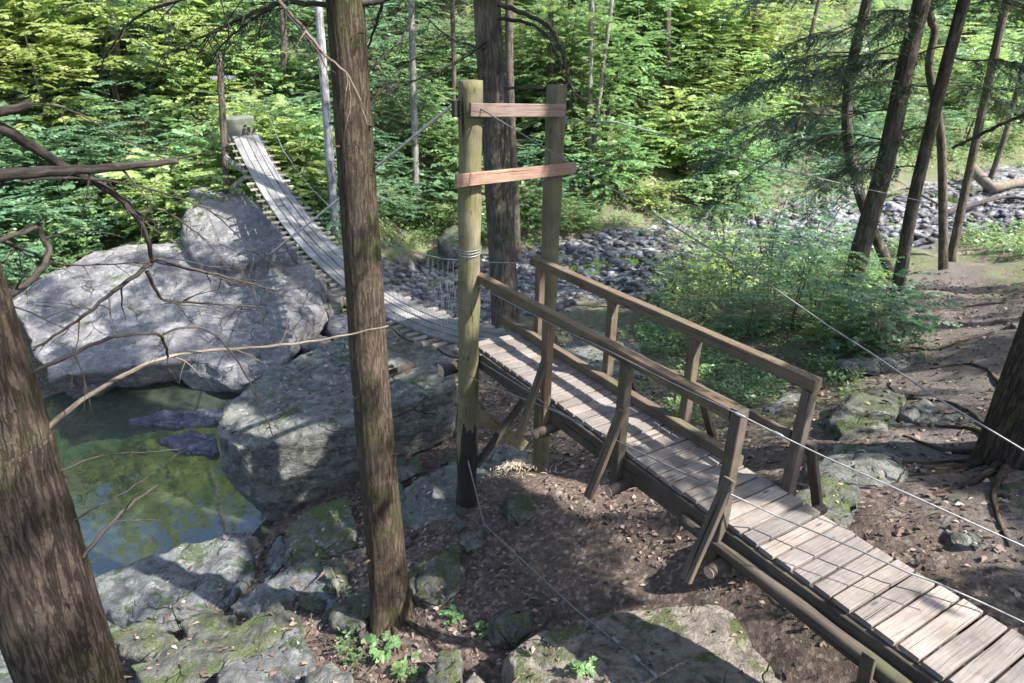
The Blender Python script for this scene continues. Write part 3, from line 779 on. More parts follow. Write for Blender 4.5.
c3b = [at_z(x, y, z) for x, y, z in [(777, 516, -2.9), (859, 550, -2.9), (908, 572.5, -2.93), (935, 582, -2.95), (985, 604, -3.0), (1023, 622, -3.02), (1060, 640, -3.05)]]
cable('guy_cable', c3 + c3b, 0.0065, M['cable_dk'], 'thin dull cable lying low across the ramp planks')
c4 = [at_pl(x, y, RP(0, -0.2, 0), nx) for x, y in [(456, 368), (479, 381.5), (524, 399), (557, 412), (584, 426)]]
cable('guy_cable', c4, 0.006, M['steel'], 'short lower cable from the near tower post to the ramp side log')
g0, g1 = at_z(484, 524, -4.95), at_z(654, 674, -4.42)
cable('guy_cable', [P1b + np.array([.05, -.16, .9])] + plane_pts([(484, 524), (530, 567), (576, 609.5), (629, 653)], P1b, g1) + [g1], 0.008, M['steel'], 'cable from the foot of the near tower post pinned to the big foreground rock', clamps=[(lerp(g0, g1, .84), g1 - g0), (lerp(g0, g1, .93), g1 - g0), (g1, g1 - g0)])
k0 = P1t + np.array([-.1, 0, -.2])
cable('support_cable', [at_pl(x, y, TB - nx * 0.5, nx) for x, y in [(460, 99), (375, 168), (340, 198), (316.6, 217), (289, 238.6), (270, 254)]], 0.017, M['rope'], 'thick pale cable from the near tower post down to the big boulder')
t5 = at_y(930, 203, 13.0)
cable('guy_cable', [P2t - EZ * .35] + plane_pts([(616, 122), (639, 128), (684, 142), (770, 167), (857, 187), (930, 203)], P2t, t5), 0.008, M['steel'], 'faint cable from the far tower post to the leaning trees by the creek')

# ------------------------------------------------------------------ rocks
def remesh_hull(pts, vox, smooth=3):
    bm = bmesh.new()
    groups = pts if isinstance(pts[0], list) else [pts]
    for gp in groups:
        vs = [bm.verts.new(p) for p in gp]
        r = bmesh.ops.convex_hull(bm, input=vs)
        bmesh.ops.delete(bm, geom=[g for g in r['geom_interior'] if isinstance(g, bmesh.types.BMVert)], context='VERTS')
    me = bpy.data.meshes.new('hull_tmp'); bm.to_mesh(me); bm.free()
    o = bpy.data.objects.new('hull_tmp', me); COL.objects.link(o)
    md = o.modifiers.new('r', 'REMESH'); md.mode = 'VOXEL'; md.voxel_size = vox
    dg = bpy.context.evaluated_depsgraph_get()
    m2 = bpy.data.meshes.new_from_object(o.evaluated_get(dg))
    V = np.empty(len(m2.vertices) * 3); m2.vertices.foreach_get('co', V); V = V.reshape(-1, 3)
    E_ = np.empty(len(m2.edges) * 2, dtype=np.int32); m2.edges.foreach_get('vertices', E_); E_ = E_.reshape(-1, 2)
    for _ in range(smooth):
        S = np.zeros_like(V); C = np.zeros(len(V))
        np.add.at(S, E_[:, 0], V[E_[:, 1]]); np.add.at(S, E_[:, 1], V[E_[:, 0]])
        np.add.at(C, E_[:, 0], 1); np.add.at(C, E_[:, 1], 1)
        V = V * .4 + .6 * S / C[:, None]
    m2.vertices.foreach_set('co', V.astype(np.float32).ravel()); m2.update()
    Nn = np.empty(len(V) * 3, dtype=np.float32); m2.vertex_normals.foreach_get('vector', Nn); Nn = Nn.reshape(-1, 3)
    bpy.data.objects.remove(o); bpy.data.meshes.remove(me)
    return m2, V, Nn
def rock_mesh(name, pts, mat, vox=0.08, amp=0.1, sc=1.0, strata=0.05, seed=0, smooth=3, tilt=(0.1, 0.05)):
    me, V, Nn = remesh_hull(pts, vox, smooth)
    d = fbm(V, sc, 5, seed) * amp
    # layered ledges: steps in a slightly tilted height
    h = V[:, 2] + tilt[0] * V[:, 0] + tilt[1] * V[:, 1] + 0.12 * fbm(V, 0.8, 3, seed + 5)
    side = 1 - np.abs(Nn[:, 2])
    st = vn(np.column_stack([np.zeros(len(V)), np.zeros(len(V)), h]), (1, 1, 4.2), seed + 8) + 0.6 * vn(np.column_stack([np.zeros(len(V)), np.zeros(len(V)), h]), (1, 1, 11), seed + 9)
    d = d + st * strata * (0.25 + side) * np.clip(0.35 + 1.1 * vn(V, 0.9, seed + 31), 0, 1.2)
    # cracks
    rg = np.abs(fbm(V, sc * 0.7, 3, seed + 21)); d = d - np.clip(0.07 - rg, 0, 1) / 0.07 * amp * 0.55
    V2 = V + Nn * d[:, None]
    me.vertices.foreach_set('co', V2.astype(np.float32).ravel()); me.update()
    me.name = name; me.materials.clear(); me.materials.append(mat); me.shade_smooth()
    return me
def rock(name, pts, mat, label, cat='rock', group=None, **kw):
    if isinstance(pts[0], list):
        pts = [[np.array(p, float) for p in q] for q in pts]; c = np.mean(pts[0], axis=0)
    else:
        pts = [np.array(p, float) for p in pts]; c = np.mean(pts, axis=0)
    me = rock_mesh(name, pts, M[mat], **kw)
    me.transform(Matrix.Translation(Vector(-c)))
    o = link(name, me); o.location = c
    return tag(o, label, cat, group)
def slab(top, thick, spread=1.08, shift=(0, 0)):
    top = [at_z(x, y, z) for x, y, z in top]; c = np.mean(top, axis=0)
    bot = [c + (p - c) * np.array([spread, spread, 1]) - EZ * thick + np.array([shift[0], shift[1], 0]) for p in top]
    return top + bot

# the big boulder on the far side of the pool
top = [(8, 302, -5.15), (50, 270, -4.8), (100, 252, -4.6), (145, 243, -4.5), (190, 236, -4.45), (265, 238, -4.6), (312, 262, -5.0), (320, 312, -5.75), (298, 332, -5.95), (245, 350, -5.95), (160, 349, -5.95), (107, 359, -5.95), (48, 378, -6.0), (30, 345, -5.7)]
main = [at_z(*t) for t in top]
main += [p + np.array([.1, .5, -0.5]) for p in main[6:]] + [at_z(8, 302, -5.25) + np.array([0.3, 1.2, -2.0]), at_z(145, 246, -4.5) + np.array([0, 1.0, -2]), at_z(265, 240, -4.6) + np.array([0, 1, -2])]
main += [p + np.array([.1, 1.9, -1.6]) for p in main[9:13]]
lump1 = [at_z(x, y, z) for x, y, z in [(48, 382, -6.1), (108, 364, -6.1), (112, 378, -6.6), (100, 402, -6.95), (74, 404, -6.95), (60, 392, -6.5)]]; lump1 += [p + np.array([.3, 1.6, .2]) for p in lump1]
lump2 = [at_z(x, y, z) for x, y, z in [(176, 352, -6.05), (205, 360, -6.05), (250, 384, -6.3), (240, 398, -6.95), (200, 394, -6.95), (180, 376, -6.6)]]; lump2 += [p + np.array([.3, 1.5, .2]) for p in lump2]
lump3 = [at_z(x, y, z) for x, y, z in [(246, 352, -6.0), (300, 330, -5.95), (306, 345, -6.4), (272, 382, -6.4), (262, 394, -6.95), (244, 386, -6.8)]]; lump3 += [p + np.array([.1, 1.4, .2]) for p in lump3]
rock('boulder', [main, lump1, lump2, lump3], 'rock_b', 'huge flat topped purple grey boulder across the pool', 'boulder', vox=0.06, amp=0.11, sc=1.0, strata=0.06, seed=3, smooth=2)
top = [(186, 190, -3.4), (205, 183, -3.35), (246, 190, -3.4), (264, 212, -3.75), (296, 248, -4.55), (240, 262, -4.62), (192, 252, -4.5), (180, 232, -4.2)]
rock('boulder', slab(top, 2.6, 1.05), 'rock_b', 'pale sunlit boulder behind the huge one beside the far bridge end', 'boulder', vox=0.06, amp=0.09, sc=0.9, strata=0.05, seed=14, smooth=3)
# boulder under the near half of the bridge
top = [(213, 432, -5.32), (228, 405, -5.2), (272, 368, -5.05), (345, 335, -4.9), (395, 326, -4.8), (452, 348, -4.75), (456, 388, -4.8), (386, 402, -5.0), (345, 426, -5.15), (290, 442, -5.27), (240, 449, -5.32)]
pts = [at_z(*t) for t in top] + [at_z(268, 524, -6.8), at_z(285, 520, -6.8), at_z(352, 478, -6.3), at_z(440, 443, -5.9), at_z(222, 468, -5.95), at_z(452, 438, -5.85)]
pts += [at_z(345, 335, -4.9) + np.array([0, .8, -1.6]), at_z(228, 405, -5.2) + np.array([.5, .6, -1.0]), at_z(452, 348, -4.75) + np.array([0, .6, -1.3])]
rock('boulder', pts, 'rock_m', 'grey green wedge shaped boulder under the near half of the footbridge', 'boulder', vox=0.04, amp=0.05, sc=1.8, strata=0.035, seed=25, smooth=0)
# shoreline ledges and slabs, lower left
def S(label, top, thick, mat='rock_l', cat='rock', name='rock', **kw):
    k = dict(vox=0.032, amp=0.075, sc=2.4, strata=0.03, seed=random.randint(0, 999), smooth=1); k.update(kw)
    return rock(name, slab(top, thick, k.pop('spread', 1.06)), mat, label, cat, **k)
S('pale grey layered ledge at the near edge of the pool', [(88, 580, -6.45), (128, 574, -6.4), (160, 556, -6.35), (207, 539, -6.3), (240, 533, -6.3), (257, 566, -6.3), (228, 604, -6.25), (185, 616, -6.2), (128, 622, -6.25), (100, 606, -6.4)], 0.6, name='rock_ledge', strata=.06)
S('grey slab at the bottom left corner behind the leaning trunk', [(-30, 618, -6.3), (20, 602, -6.4), (75, 640, -6.25), (70, 700, -6.0), (-30, 700, -6.0)], 0.6, name='rock_slab')
S('low pale slab left of the ledge by the leaning trunk', [(60, 590, -6.6), (110, 582, -6.62), (126, 622, -6.5), (112, 640, -6.45), (70, 640, -6.5)], 0.5, name='rock_slab')
S('broad smooth grey slab between the ledge and the mossy block', [(230, 608, -6.05), (267, 580, -6.0), (300, 560, -5.95), (345, 556, -5.85), (362, 585, -5.75), (330, 612, -5.75), (280, 622, -5.85)], 0.5, name='rock_slab')
S('long narrow tilted mossy slab at the lower left', [(128, 664, -5.75), (200, 632, -5.7), (262, 612, -5.65), (298, 608, -5.6), (300, 628, -5.6), (220, 668, -5.6), (150, 700, -5.6)], 0.45, 'rock_g', name='rock_slab')
S('grey block with a steep face below the tilted mossy slab', [(232, 668, -5.5), (298, 626, -5.58), (312, 660, -5.45), (300, 700, -5.3), (240, 700, -5.35)], 0.5, name='rock')
S('small mossy rock at the left end of the long slab', [(112, 632, -5.95), (150, 622, -5.9), (176, 634, -5.85), (150, 652, -5.8), (118, 652, -5.85)], 0.35, 'rock_g')
S('squat mossy rock below the ledge', [(180, 618, -6.0), (222, 608, -5.98), (226, 626, -5.9), (190, 636, -5.9)], 0.3, 'rock_g')
S('brown mossy block under the wedge boulder', [(286, 530, -6.05), (310, 505, -6.0), (345, 498, -5.9), (360, 520, -5.8), (350, 548, -5.8), (310, 558, -5.9), (288, 552, -6.0)], 0.55, 'rock_g')
S('orange brown stone in the gap by the pool', [(236, 536, -6.55), (250, 528, -6.55), (262, 545, -6.5), (256, 562, -6.45), (244, 556, -6.5)], 0.3, 'rock_f')
S('dark triangular stone leaning in the gap below the wedge boulder', [(262, 556, -6.35), (280, 536, -6.3), (292, 555, -6.2), (270, 580, -6.2)], 0.4, 'rock_l')
S('mossy stone beside the middle trunk left side', [(318, 562, -5.75), (345, 555, -5.7), (352, 578, -5.6), (330, 592, -5.6)], 0.35, 'rock_g')
S('mossy stone against the foot of the middle trunk', [(330, 600, -5.6), (360, 588, -5.55), (376, 606, -5.45), (360, 630, -5.4), (334, 622, -5.5)], 0.4, 'rock_g')
S('rounded grey stone at the bottom edge by the tilted slab', [(218, 672, -5.3), (234, 660, -5.3), (246, 672, -5.25), (242, 700, -5.2), (220, 700, -5.25)], 0.3, 'rock_l')
S('low grey rock half buried in litter at the bottom left', [(300, 672, -5.3), (330, 660, -5.25), (352, 676, -5.2), (340, 700, -5.1), (306, 700, -5.15)], 0.3, 'rock_m')
# around the tower foot
S('wide grey slab running under the foot of the near tower post', [(394, 500, -5.6), (420, 478, -5.5), (470, 452, -5.4), (520, 447, -5.35), (528, 462, -5.3), (486, 478, -5.3), (456, 512, -5.3), (440, 536, -5.4), (408, 528, -5.55)], 0.7, 'rock_m', name='rock_slab', vox=.04)
S('steep mossy rock right of the middle trunk', [(408, 572, -5.35), (430, 552, -5.2), (456, 546, -5.15), (464, 572, -5.1), (462, 594, -5.15), (430, 602, -5.2), (410, 596, -5.3)], 0.5, 'rock_g')
S('flat grey stone at the foot of the near tower post', [(460, 536, -5.2), (472, 524, -5.18), (486, 528, -5.15), (482, 546, -5.15), (466, 550, -5.18)], 0.25, 'rock_m')
S('round brown green stone in the litter right of the near tower post', [(506, 500, -5.05), (516, 490, -5.0), (530, 492, -5.0), (536, 508, -5.02), (528, 518, -5.05), (510, 516, -5.08)], 0.3, 'rock_g', smooth=4)
S('small pale stone in the litter under the ramp', [(548, 494, -5.08), (560, 488, -5.06), (566, 496, -5.06), (556, 502, -5.08)], 0.15, 'rock_f')
S('mossy rock behind the middle trunk between the boulders', [(395, 462, -5.75), (420, 452, -5.65), (424, 470, -5.6), (400, 482, -5.65)], 0.4, 'rock_g')
S('pale rock in the hollow left of the near tower post', [(378, 490, -5.8), (396, 478, -5.7), (404, 494, -5.7), (390, 508, -5.75)], 0.4, 'rock_m')
S('big low foreground rock with a mossy edge and leaf litter', [(506, 650, -4.72), (540, 630, -4.7), (600, 612, -4.68), (660, 604, -4.62), (716, 604, -4.55), (756, 622, -4.5), (800, 652, -4.4), (840, 690, -4.3), (760, 730, -4.2), (560, 730, -4.45), (515, 690, -4.6)], 0.6, 'rock_f', 'boulder', 'boulder', vox=.03, amp=.05, sc=1.6, strata=.02, smooth=4)
S('mossy flat rock in the litter before the big foreground rock', [(492, 618, -5.05), (510, 607, -5.03), (532, 610, -5.02), (528, 626, -5.02), (500, 632, -5.05)], 0.25, 'rock_g')
S('mossy rock at the bottom edge left of the big foreground rock', [(424, 672, -5.05), (440, 648, -5.08), (458, 650, -5.05), (466, 690, -4.95), (430, 705, -4.95)], 0.35, 'rock_g')
S('small pale pointed stone at the bottom edge', [(466, 678, -4.85), (474, 668, -4.85), (482, 684, -4.8), (474, 694, -4.8)], 0.2, 'rock_f')
# right of the ramp
S('flat mossy rock nearest the far handrail end on the path', [(798, 500, -3.72), (822, 480, -3.7), (862, 484, -3.66), (864, 506, -3.56), (838, 522, -3.54), (806, 520, -3.6)], 0.5, 'rock_g', cat='rock')
S('wide grey green rock beside the path', [(804, 464, -3.86), (832, 443, -3.84), (880, 447, -3.8), (910, 462, -3.74), (900, 482, -3.7), (850, 480, -3.74), (812, 478, -3.82)], 0.4, 'rock_m', vox=.04)
S('mossy stepped rock higher up the path', [(822, 420, -4.1), (850, 396, -4.1), (890, 378, -4.12), (910, 392, -4.03), (890, 408, -3.98), (886, 426, -3.93), (838, 431, -4.02)], 0.4, 'rock_g', vox=.04, strata=.06)
S('thin flagstone between the stepped rock and the tree', [(890, 408, -4.1), (925, 398, -4.05), (965, 412, -3.95), (972, 422, -3.9), (920, 424, -3.98)], 0.15, 'rock_m')
S('long low mossy stone at the edge of the green shrub', [(838, 360, -4.6), (870, 352, -4.6), (925, 350, -4.5), (930, 360, -4.45), (880, 366, -4.5), (845, 368, -4.55)], 0.2, 'rock_m')
S('grey flat rock seen past the far handrail', [(766, 412, -4.75), (790, 390, -4.8), (806, 392, -4.75), (800, 416, -4.6), (778, 420, -4.65)], 0.3, 'rock_m')
S('mossy rock under the big tree at the right edge', [(992, 490, -3.55), (1010, 472, -3.55), (1040, 480, -3.45), (1040, 510, -3.35), (1004, 512, -3.4)], 0.35, 'rock_g')
S('grey stone in the dirt at the right edge by the ramp', [(940, 520, -3.55), (975, 505, -3.55), (1000, 520, -3.45), (985, 545, -3.4), (950, 540, -3.45)], 0.15, 'rock_m')
S('low slab of bank rock behind the ramp middle', [(560, 345, -5.75), (590, 330, -5.8), (640, 345, -5.7), (655, 372, -5.5), (610, 378, -5.5), (575, 366, -5.6)], 0.4, 'rock_m', vox=.05)
# stones in and by the water
def wet(label, top, thick, mat='wet', z=None, **kw): return S(label, top, thick, mat, 'stone', 'stone', vox=.05, strata=.02, **kw)
wet('long blue grey stone lying in the pool', [(128, 420, -6.72), (160, 410, -6.7), (205, 405, -6.68), (228, 408, -6.68), (215, 420, -6.7), (170, 426, -6.72)], 0.4)
wet('second flat blue grey stone in the pool nearer the wedge boulder', [(158, 438, -6.7), (190, 429, -6.66), (215, 430, -6.66), (216, 450, -6.68), (190, 450, -6.72)], 0.4)
wet('dark blue stone in the channel under the footbridge', [(326, 318, -5.95), (340, 306, -5.9), (352, 314, -5.9), (350, 330, -6.0), (332, 332, -6.05)], 0.6)
wet('yellowish stone beside the channel under the footbridge', [(314, 304, -5.75), (334, 296, -5.75), (342, 303, -5.8), (330, 311, -5.85)], 0.4, 'rock_g')
wet('tan stone at the channel edge above the yellowish one', [(322, 290, -5.8), (340, 284, -5.8), (346, 292, -5.85), (330, 300, -5.85)], 0.4, 'rock_f')
wet('grey stone in the shade below the big boulder right end', [(300, 345, -6.3), (318, 332, -6.2), (334, 340, -6.2), (322, 356, -6.35)], 0.5)
S('rounded pale green boulder on the creek bank behind the near tower post', [(438, 240, -5.75), (444, 228, -5.5), (452, 222, -5.4), (462, 224, -5.4), (468, 236, -5.6), (462, 248, -5.9), (446, 250, -5.95)], 0.7, 'rock_g', 'boulder', 'boulder', vox=.08, amp=.12, sc=.9, smooth=6)

# generic stone shapes copied over the creek bed and the banks
def blob(seed, flat):
    g = np.random.default_rng(seed); v = g.normal(size=(22, 3)); v /= np.linalg.norm(v, axis=1)[:, None]
    return v * np.array([0.5, 0.36 + .1 * g.random(), flat]) * (0.8 + .3 * g.random((22, 1)))
stone_me = [rock_mesh('stone', blob(100 + i, 0.16 + 0.035 * i), M['stone'], vox=0.06, amp=0.06, sc=3.0, strata=0.03, seed=200 + i, smooth=1) for i in range(7)]
wet_me = [me.copy() for me in stone_me[:4]]
for me in wet_me: me.materials.clear(); me.materials.append(M['wet'])
bank_me = [me.copy() for me in stone_me]
for i, me in enumerate(bank_me): me.materials.clear(); me.materials.append(M['rock_g' if i % 2 else 'rock_m'])
placed = []
def stones(n, pick, size, meshes, label, group, sink=0.25, gap=0.75):
    k, tries = 0, 0
    while k < n and tries < n * 40:
        tries += 1
        p = pick()
        if p is None: continue
        x, y = p; sz = size(x, y)
        if any((x - a) ** 2 + (y - b) ** 2 < (gap * .5 * (sz + c)) ** 2 for a, b, c in placed[-500:]): continue
        placed.append((x, y, sz))
        me = meshes[random.randrange(len(meshes))]
        o = bpy.data.objects.new('stone', me); COL.objects.link(o)
        o.location = (x, y, gz(x, y) + sz * (0.16 - sink * .6)); s = sz * random.uniform(.8, 1.2)
        o.scale = (s, s * random.uniform(.7, 1.1), s * random.uniform(.8, 1.3))
        o.rotation_euler = (random.gauss(0, .18), random.gauss(0, .18), random.uniform(0, 6.28))
        tag(o, label, 'stone', group); k += 1
def creek_pick():
    px, py = random.uniform(360, 1040), random.triangular(185, 345, 225)
    z = -6.3; p = at_z(px, py, z)
    q = p[:2]
    return tuple(q) if masks(np.array([q]))[0][0] > 0.35 else None
stones(240, creek_pick, lambda x, y: (0.24 + 0.75 * random.random() ** 2.6) * (1 + max(0, y - 18) * .025), stone_me + stone_me + wet_me, 'grey water worn stone among many like it on the creek bed', 'stones of the creek bed')
def bank_pick():
    px, py = random.choice([(random.uniform(395, 620), random.uniform(465, 640)), (random.uniform(180, 420), random.uniform(520, 690)), (random.uniform(780, 1020), random.uniform(360, 520)), (random.uniform(560, 800), random.uniform(330, 560))])
    p = at_z(px, py, -5.0 if px < 700 else -4.2); return p[0], p[1]
stones(46, bank_pick, lambda x, y: 0.08 + 0.2 * random.random() ** 2, bank_me, 'small mossy stone half sunk in the dirt and leaf litter of the near bank', 'small stones of the near bank')
def shore_pick():
    px, py = random.choice([(random.uniform(110, 300), random.uniform(600, 690)), (random.uniform(250, 350), random.uniform(500, 680)), (random.uniform(395, 470), random.uniform(450, 600))])
    p = at_z(px, py, -5.7); return p[0], p[1]
stones(48, shore_pick, lambda x, y: 0.14 + 0.34 * random.random() ** 1.6, bank_me, 'broken angular stone lying between the slabs of the lower left shore', 'broken stones between the shore slabs', sink=.1, gap=.55)
def path_pick():
    i = random.randrange(len(PATH) - 1); t = random.random(); a, q = PATH[i], PATH[i + 1]
    x, y = a[0] + (q[0] - a[0]) * t + random.gauss(0, 1.0), a[1] + (q[1] - a[1]) * t + random.gauss(0, .8)
    return (x, y) if np.dot(np.array([x, y]) - A0[:2], nx[:2]) > 1.1 else None
stones(44, path_pick, lambda x, y: 0.12 + 0.4 * random.random() ** 2, [bank_me[0], bank_me[1], bank_me[2]], 'flat stone half buried in the trodden dirt of the path', 'stones in the path', sink=.45)
# the countless smaller cobbles between them: one mass
def cobbles():
    V, Fc, off = [], [], 0
    base = []
    for i in range(4):
        bm = bmesh.new(); bmesh.ops.create_icosphere(bm, subdivisions=1, radius=0.5)
        vv = np.array([v.co[:] for v in bm.verts]); ff = [[q.index for q in f.verts] for f in bm.faces]; bm.free()
        vv = vv * (1 + 0.35 * vn(vv, 2.5, 60 + i))[:, None]; base.append((vv, np.array(ff)))
    cnt = 0
    while cnt < 3000:
        px, py = rng.uniform(340, 1040), rng.triangular(180, 225, 350)
        p = at_z(px, py, -6.35)
        if masks(np.array([p[:2]]))[0][0] < 0.2: continue
        vv, ff = base[rng.integers(4)]; sz = (.06 + .4 * rng.random() ** 2.4) * (1 + max(0, p[1] - 20) * .02); a = rng.uniform(0, 6.28)
        R = np.array([[math.cos(a), -math.sin(a), 0], [math.sin(a), math.cos(a), 0], [0, 0, 1]])
        w = (vv * np.array([1, .75, .5]) * sz) @ R.T + np.array([p[0], p[1], gz(p[0], p[1]) + sz * .1])
        V.append(w); Fc.append(ff + off); off += len(w); cnt += 1
    o = link('cobbles', np_mesh('cobbles', np.concatenate(V), np.concatenate(Fc), M['stone'], smooth=True))
    tag(o, 'grey cobbles filling the creek bed', 'cobbles', kind='stuff')
cobbles()

# ------------------------------------------------------------------ trunks
def bark_disp(seed, amp, lobes=0.0, nr=13, base=0.5):
    amp = amp * .75
    g = random.Random(seed); ph = [g.uniform(0, 6.28) for _ in range(8)]
    def f(th, ln):
        d = 1.0
        w = 0.5 * math.sin(ln * 3.1 + ph[0]) + 0.4 * math.sin(ln * 7.3 + ph[1])
        r = abs(math.sin(nr * .5 * th + w + ph[2])) + .6 * abs(math.sin(nr * .85 * th + 1.7 * w + ph[3] + ln * .8)) + .35 * math.sin(nr * 1.9 * th + ln * 9 + ph[4]) * math.sin(ln * 23 + 3 * th)
        d += amp * (r - .8)
        d += 0.03 * math.sin(2 * th + ln * .5 + ph[5])
        if lobes: d += lobes * math.exp(-ln / base) * (0.8 + 0.7 * math.sin(3 * th + ph[6]) + .4 * math.sin(5 * th + ph[7]))
        return d
    return f
def smooth_path(P, k):
    P = [np.array(p, float) for p in P]
    d = [0]
    for a, b in zip(P[:-1], P[1:]): d.append(d[-1] + np.linalg.norm(b - a))
    out = []
    for t in np.linspace(0, d[-1], k):
        i = min(max(np.searchsorted(d, t) - 1, 0), len(P) - 2)
        u = (t - d[i]) / (d[i + 1] - d[i] + 1e-9)
        p0, p1, p2, p3 = P[max(i - 1, 0)], P[i], P[i + 1], P[min(i + 2, len(P) - 1)]
        out.append(0.5 * ((2 * p1) + (-p0 + p2) * u + (2 * p0 - 5 * p1 + 4 * p2 - p3) * u * u + (-p0 + 3 * p1 - 3 * p2 + p3) * u ** 3))
    return out
def tree(label, px, Y, wpx, mat='bark_far', top=9.0, n=20, segs=60, amp=.03, lobes=.25, nr=13, sink=.35, name='tree', cat='tree', taper=.55, base=None, group=None):
    """px: image points from the top down to the base, all at depth Y (or [Y..])"""
    if Y is None: Y = gmarch(*px[-1])[1]
    Ys = Y if isinstance(Y, (list, tuple)) else [Y] * len(px)
    P = [at_y(x, y, q) for (x, y), q in zip(px, Ys)][::-1]      # base first
    P = [P[0] + (P[0] - P[1]) / np.linalg.norm(P[1] - P[0]) * sink] + P
    d = P[-1] - P[-2]; d = d / np.linalg.norm(d)
    rest = top - P[-1][2]
    if rest > 0.2:
        d2 = d * .6 + EZ * .4; d2 /= np.linalg.norm(d2)
        P += [P[-1] + d2 * rest * .5, P[-1] + d2 * rest]
    if base is not None: P[0] = np.array(base)
    w0 = wpx * mpp(P[1]) / 2
    Q = smooth_path(P, segs)
    L = len(Q); R = [w0 * (1 - (1 - taper) * i / L) for i in range(L)]
    root = thing(name, (P[1][0], P[1][1], P[1][2]), label, cat, group)
    mb = MB(); mb.tube(Q, R, n, disp=bark_disp(len(label), amp, lobes, nr))
    tr = part('trunk', mb, M[mat], root, True)
    return root, Q, R

ltP = [(-50, 310), (-1, 456), (51, 619), (73, 683), (108, 790)]
lt_root, ltQ, ltR = tree('thick brown trunk leaning at the left edge with dead limbs', ltP, 2.55, 74, 'bark', 9.5, 96, 240, .035, .0, 26, name='hemlock_tree', taper=.6)
ct_root, ctQ, ctR = tree('straight ridged brown trunk standing in front of the footbridge', [(345, 0), (353, 120), (362, 250), (372, 400), (385, 545), (390, 606)], 5.02, 36.5, 'bark_c', 10.0, 84, 320, .035, .3, 20, name='hemlock_tree', taper=.2)
mt_root, mtQ, mtR = tree('thick dark trunk right behind the near tower posts', [(487, 0), (493, 100), (499, 200), (504, 290), (506, 332)], 13.6, 28, 'bark_far', 12.0, 48, 120, .04, .2, 14, name='hemlock_tree', taper=.45)
tA = tree('largest leaning trunk of the clump by the creek and path', [(922, 0), (905, 70), (886, 160), (866, 230), (850, 288)], 12.9, 17.5, 'bark_far', 9, 30, 90, .04, .25, name='leaning_tree')
tB = tree('leaning dark trunk rooted in the path right of the largest leaning one', [(964, 0), (945, 70), (929, 135), (911, 213), (897, 298)], 12.9, 12, 'bark_far', 9, 24, 90, .04, .25, name='leaning_tree')
tC = tree('thin crooked trunk crossing behind the dark leaning one', [(929, 0), (935, 30), (929, 63), (934, 97), (941, 140), (943, 217), (943, 270)], 16.3, 8, 'bark_far', 9, 18, 80, .04, .25, name='leaning_tree')
tD = tree('slender straight leaning trunk nearest the driftwood', [(1007, 0), (990, 75), (974, 150), (960, 215), (953, 250)], 19.0, 8, 'bark_far', 10, 18, 70, .04, .25, name='leaning_tree')
tE = tree('bowed grey trunk behind the largest leaning one', [(867, 0), (853, 60), (847, 108), (849, 150), (860, 195), (873, 230), (888, 266)], 14.8, 10, 'bark_far', 10, 20, 80, .03, .25, name='leaning_tree')
rt_root, rtQ, rtR = tree('massive mossy trunk cut off by the right edge with roots in the path', [(1176, 60), (1122, 200), (1078, 320), (1044, 410), (1028, 462)], 5.45, 82, 'bark', 11, 84, 220, .035, .3, 24, name='hemlock_tree', taper=.62)
tree('white barked birch trunk left of the straight ridged trunk', [(318, 0), (324, 80), (330, 160), (336, 235), (338, 256)], None, 8.5, 'birch', 13, 16, 60, .02, .1, name='birch_tree')
tree('slim reddish brown trunk just right of the thick dark trunk', [(509, 0), (510, 90), (514, 180), (517, 262)], None, 9, 'bark_far', 12, 14, 60, .04, .1, name='slim_tree')
tree('pale thin trunk between the ridged trunk and the near tower', [(411, 0), (413, 80), (415, 150), (416, 200)], None, 7, 'pale_bark', 15, 12, 50, .03, .1, name='slim_tree')
tree('pale upright sapling trunk above the creek right of the tower', [(592, 0), (590, 70), (590, 140), (589, 178)], None, 6, 'pale_bark', 13, 10, 40, .03, .1, name='slim_tree')
tree('second pale sapling trunk leaning right beside the upright one', [(612, 0), (604, 60), (597, 120), (592, 178)], None, 5, 'pale_bark', 13, 10, 40, .03, .1, name='slim_tree')
tree('pale trunk high on the sunlit left slope', [(107, -10), (112, 20), (115, 52), (117, 82)], None, 9, 'pale_bark', 16, 12, 40, .03, .1, name='slim_tree')
tree('thin dark trunk left of the thick trunk behind the tower', [(452, 0), (454, 70), (452, 150)], None, 5, 'bark_far', 14, 10, 40, .03, .1, name='slim_tree')
tree('grey trunk on the hill right of the pale saplings', [(668, 0), (667, 60), (664, 118)], None, 8, 'bark_far', 16, 12, 40, .03, .1, name='slim_tree')
tree('brown trunk high on the slope above the far bridge end', [(166, 0), (168, 40), (168, 70)], None, 9, 'bark_far', 18, 12, 40, .03, .1, name='slim_tree')
tree('dim trunk on the slope between the birch and far tower', [(282, 0), (284, 60), (286, 105)], None, 7, 'bark_far', 16, 12, 40, .03, .1, name='slim_tree')
tree('dim trunk on the hill left of the bowed grey trunk', [(757, 0), (755, 60), (752, 112)], None, 8, 'bark_far', 17, 12, 40, .03, .1, name='slim_tree')

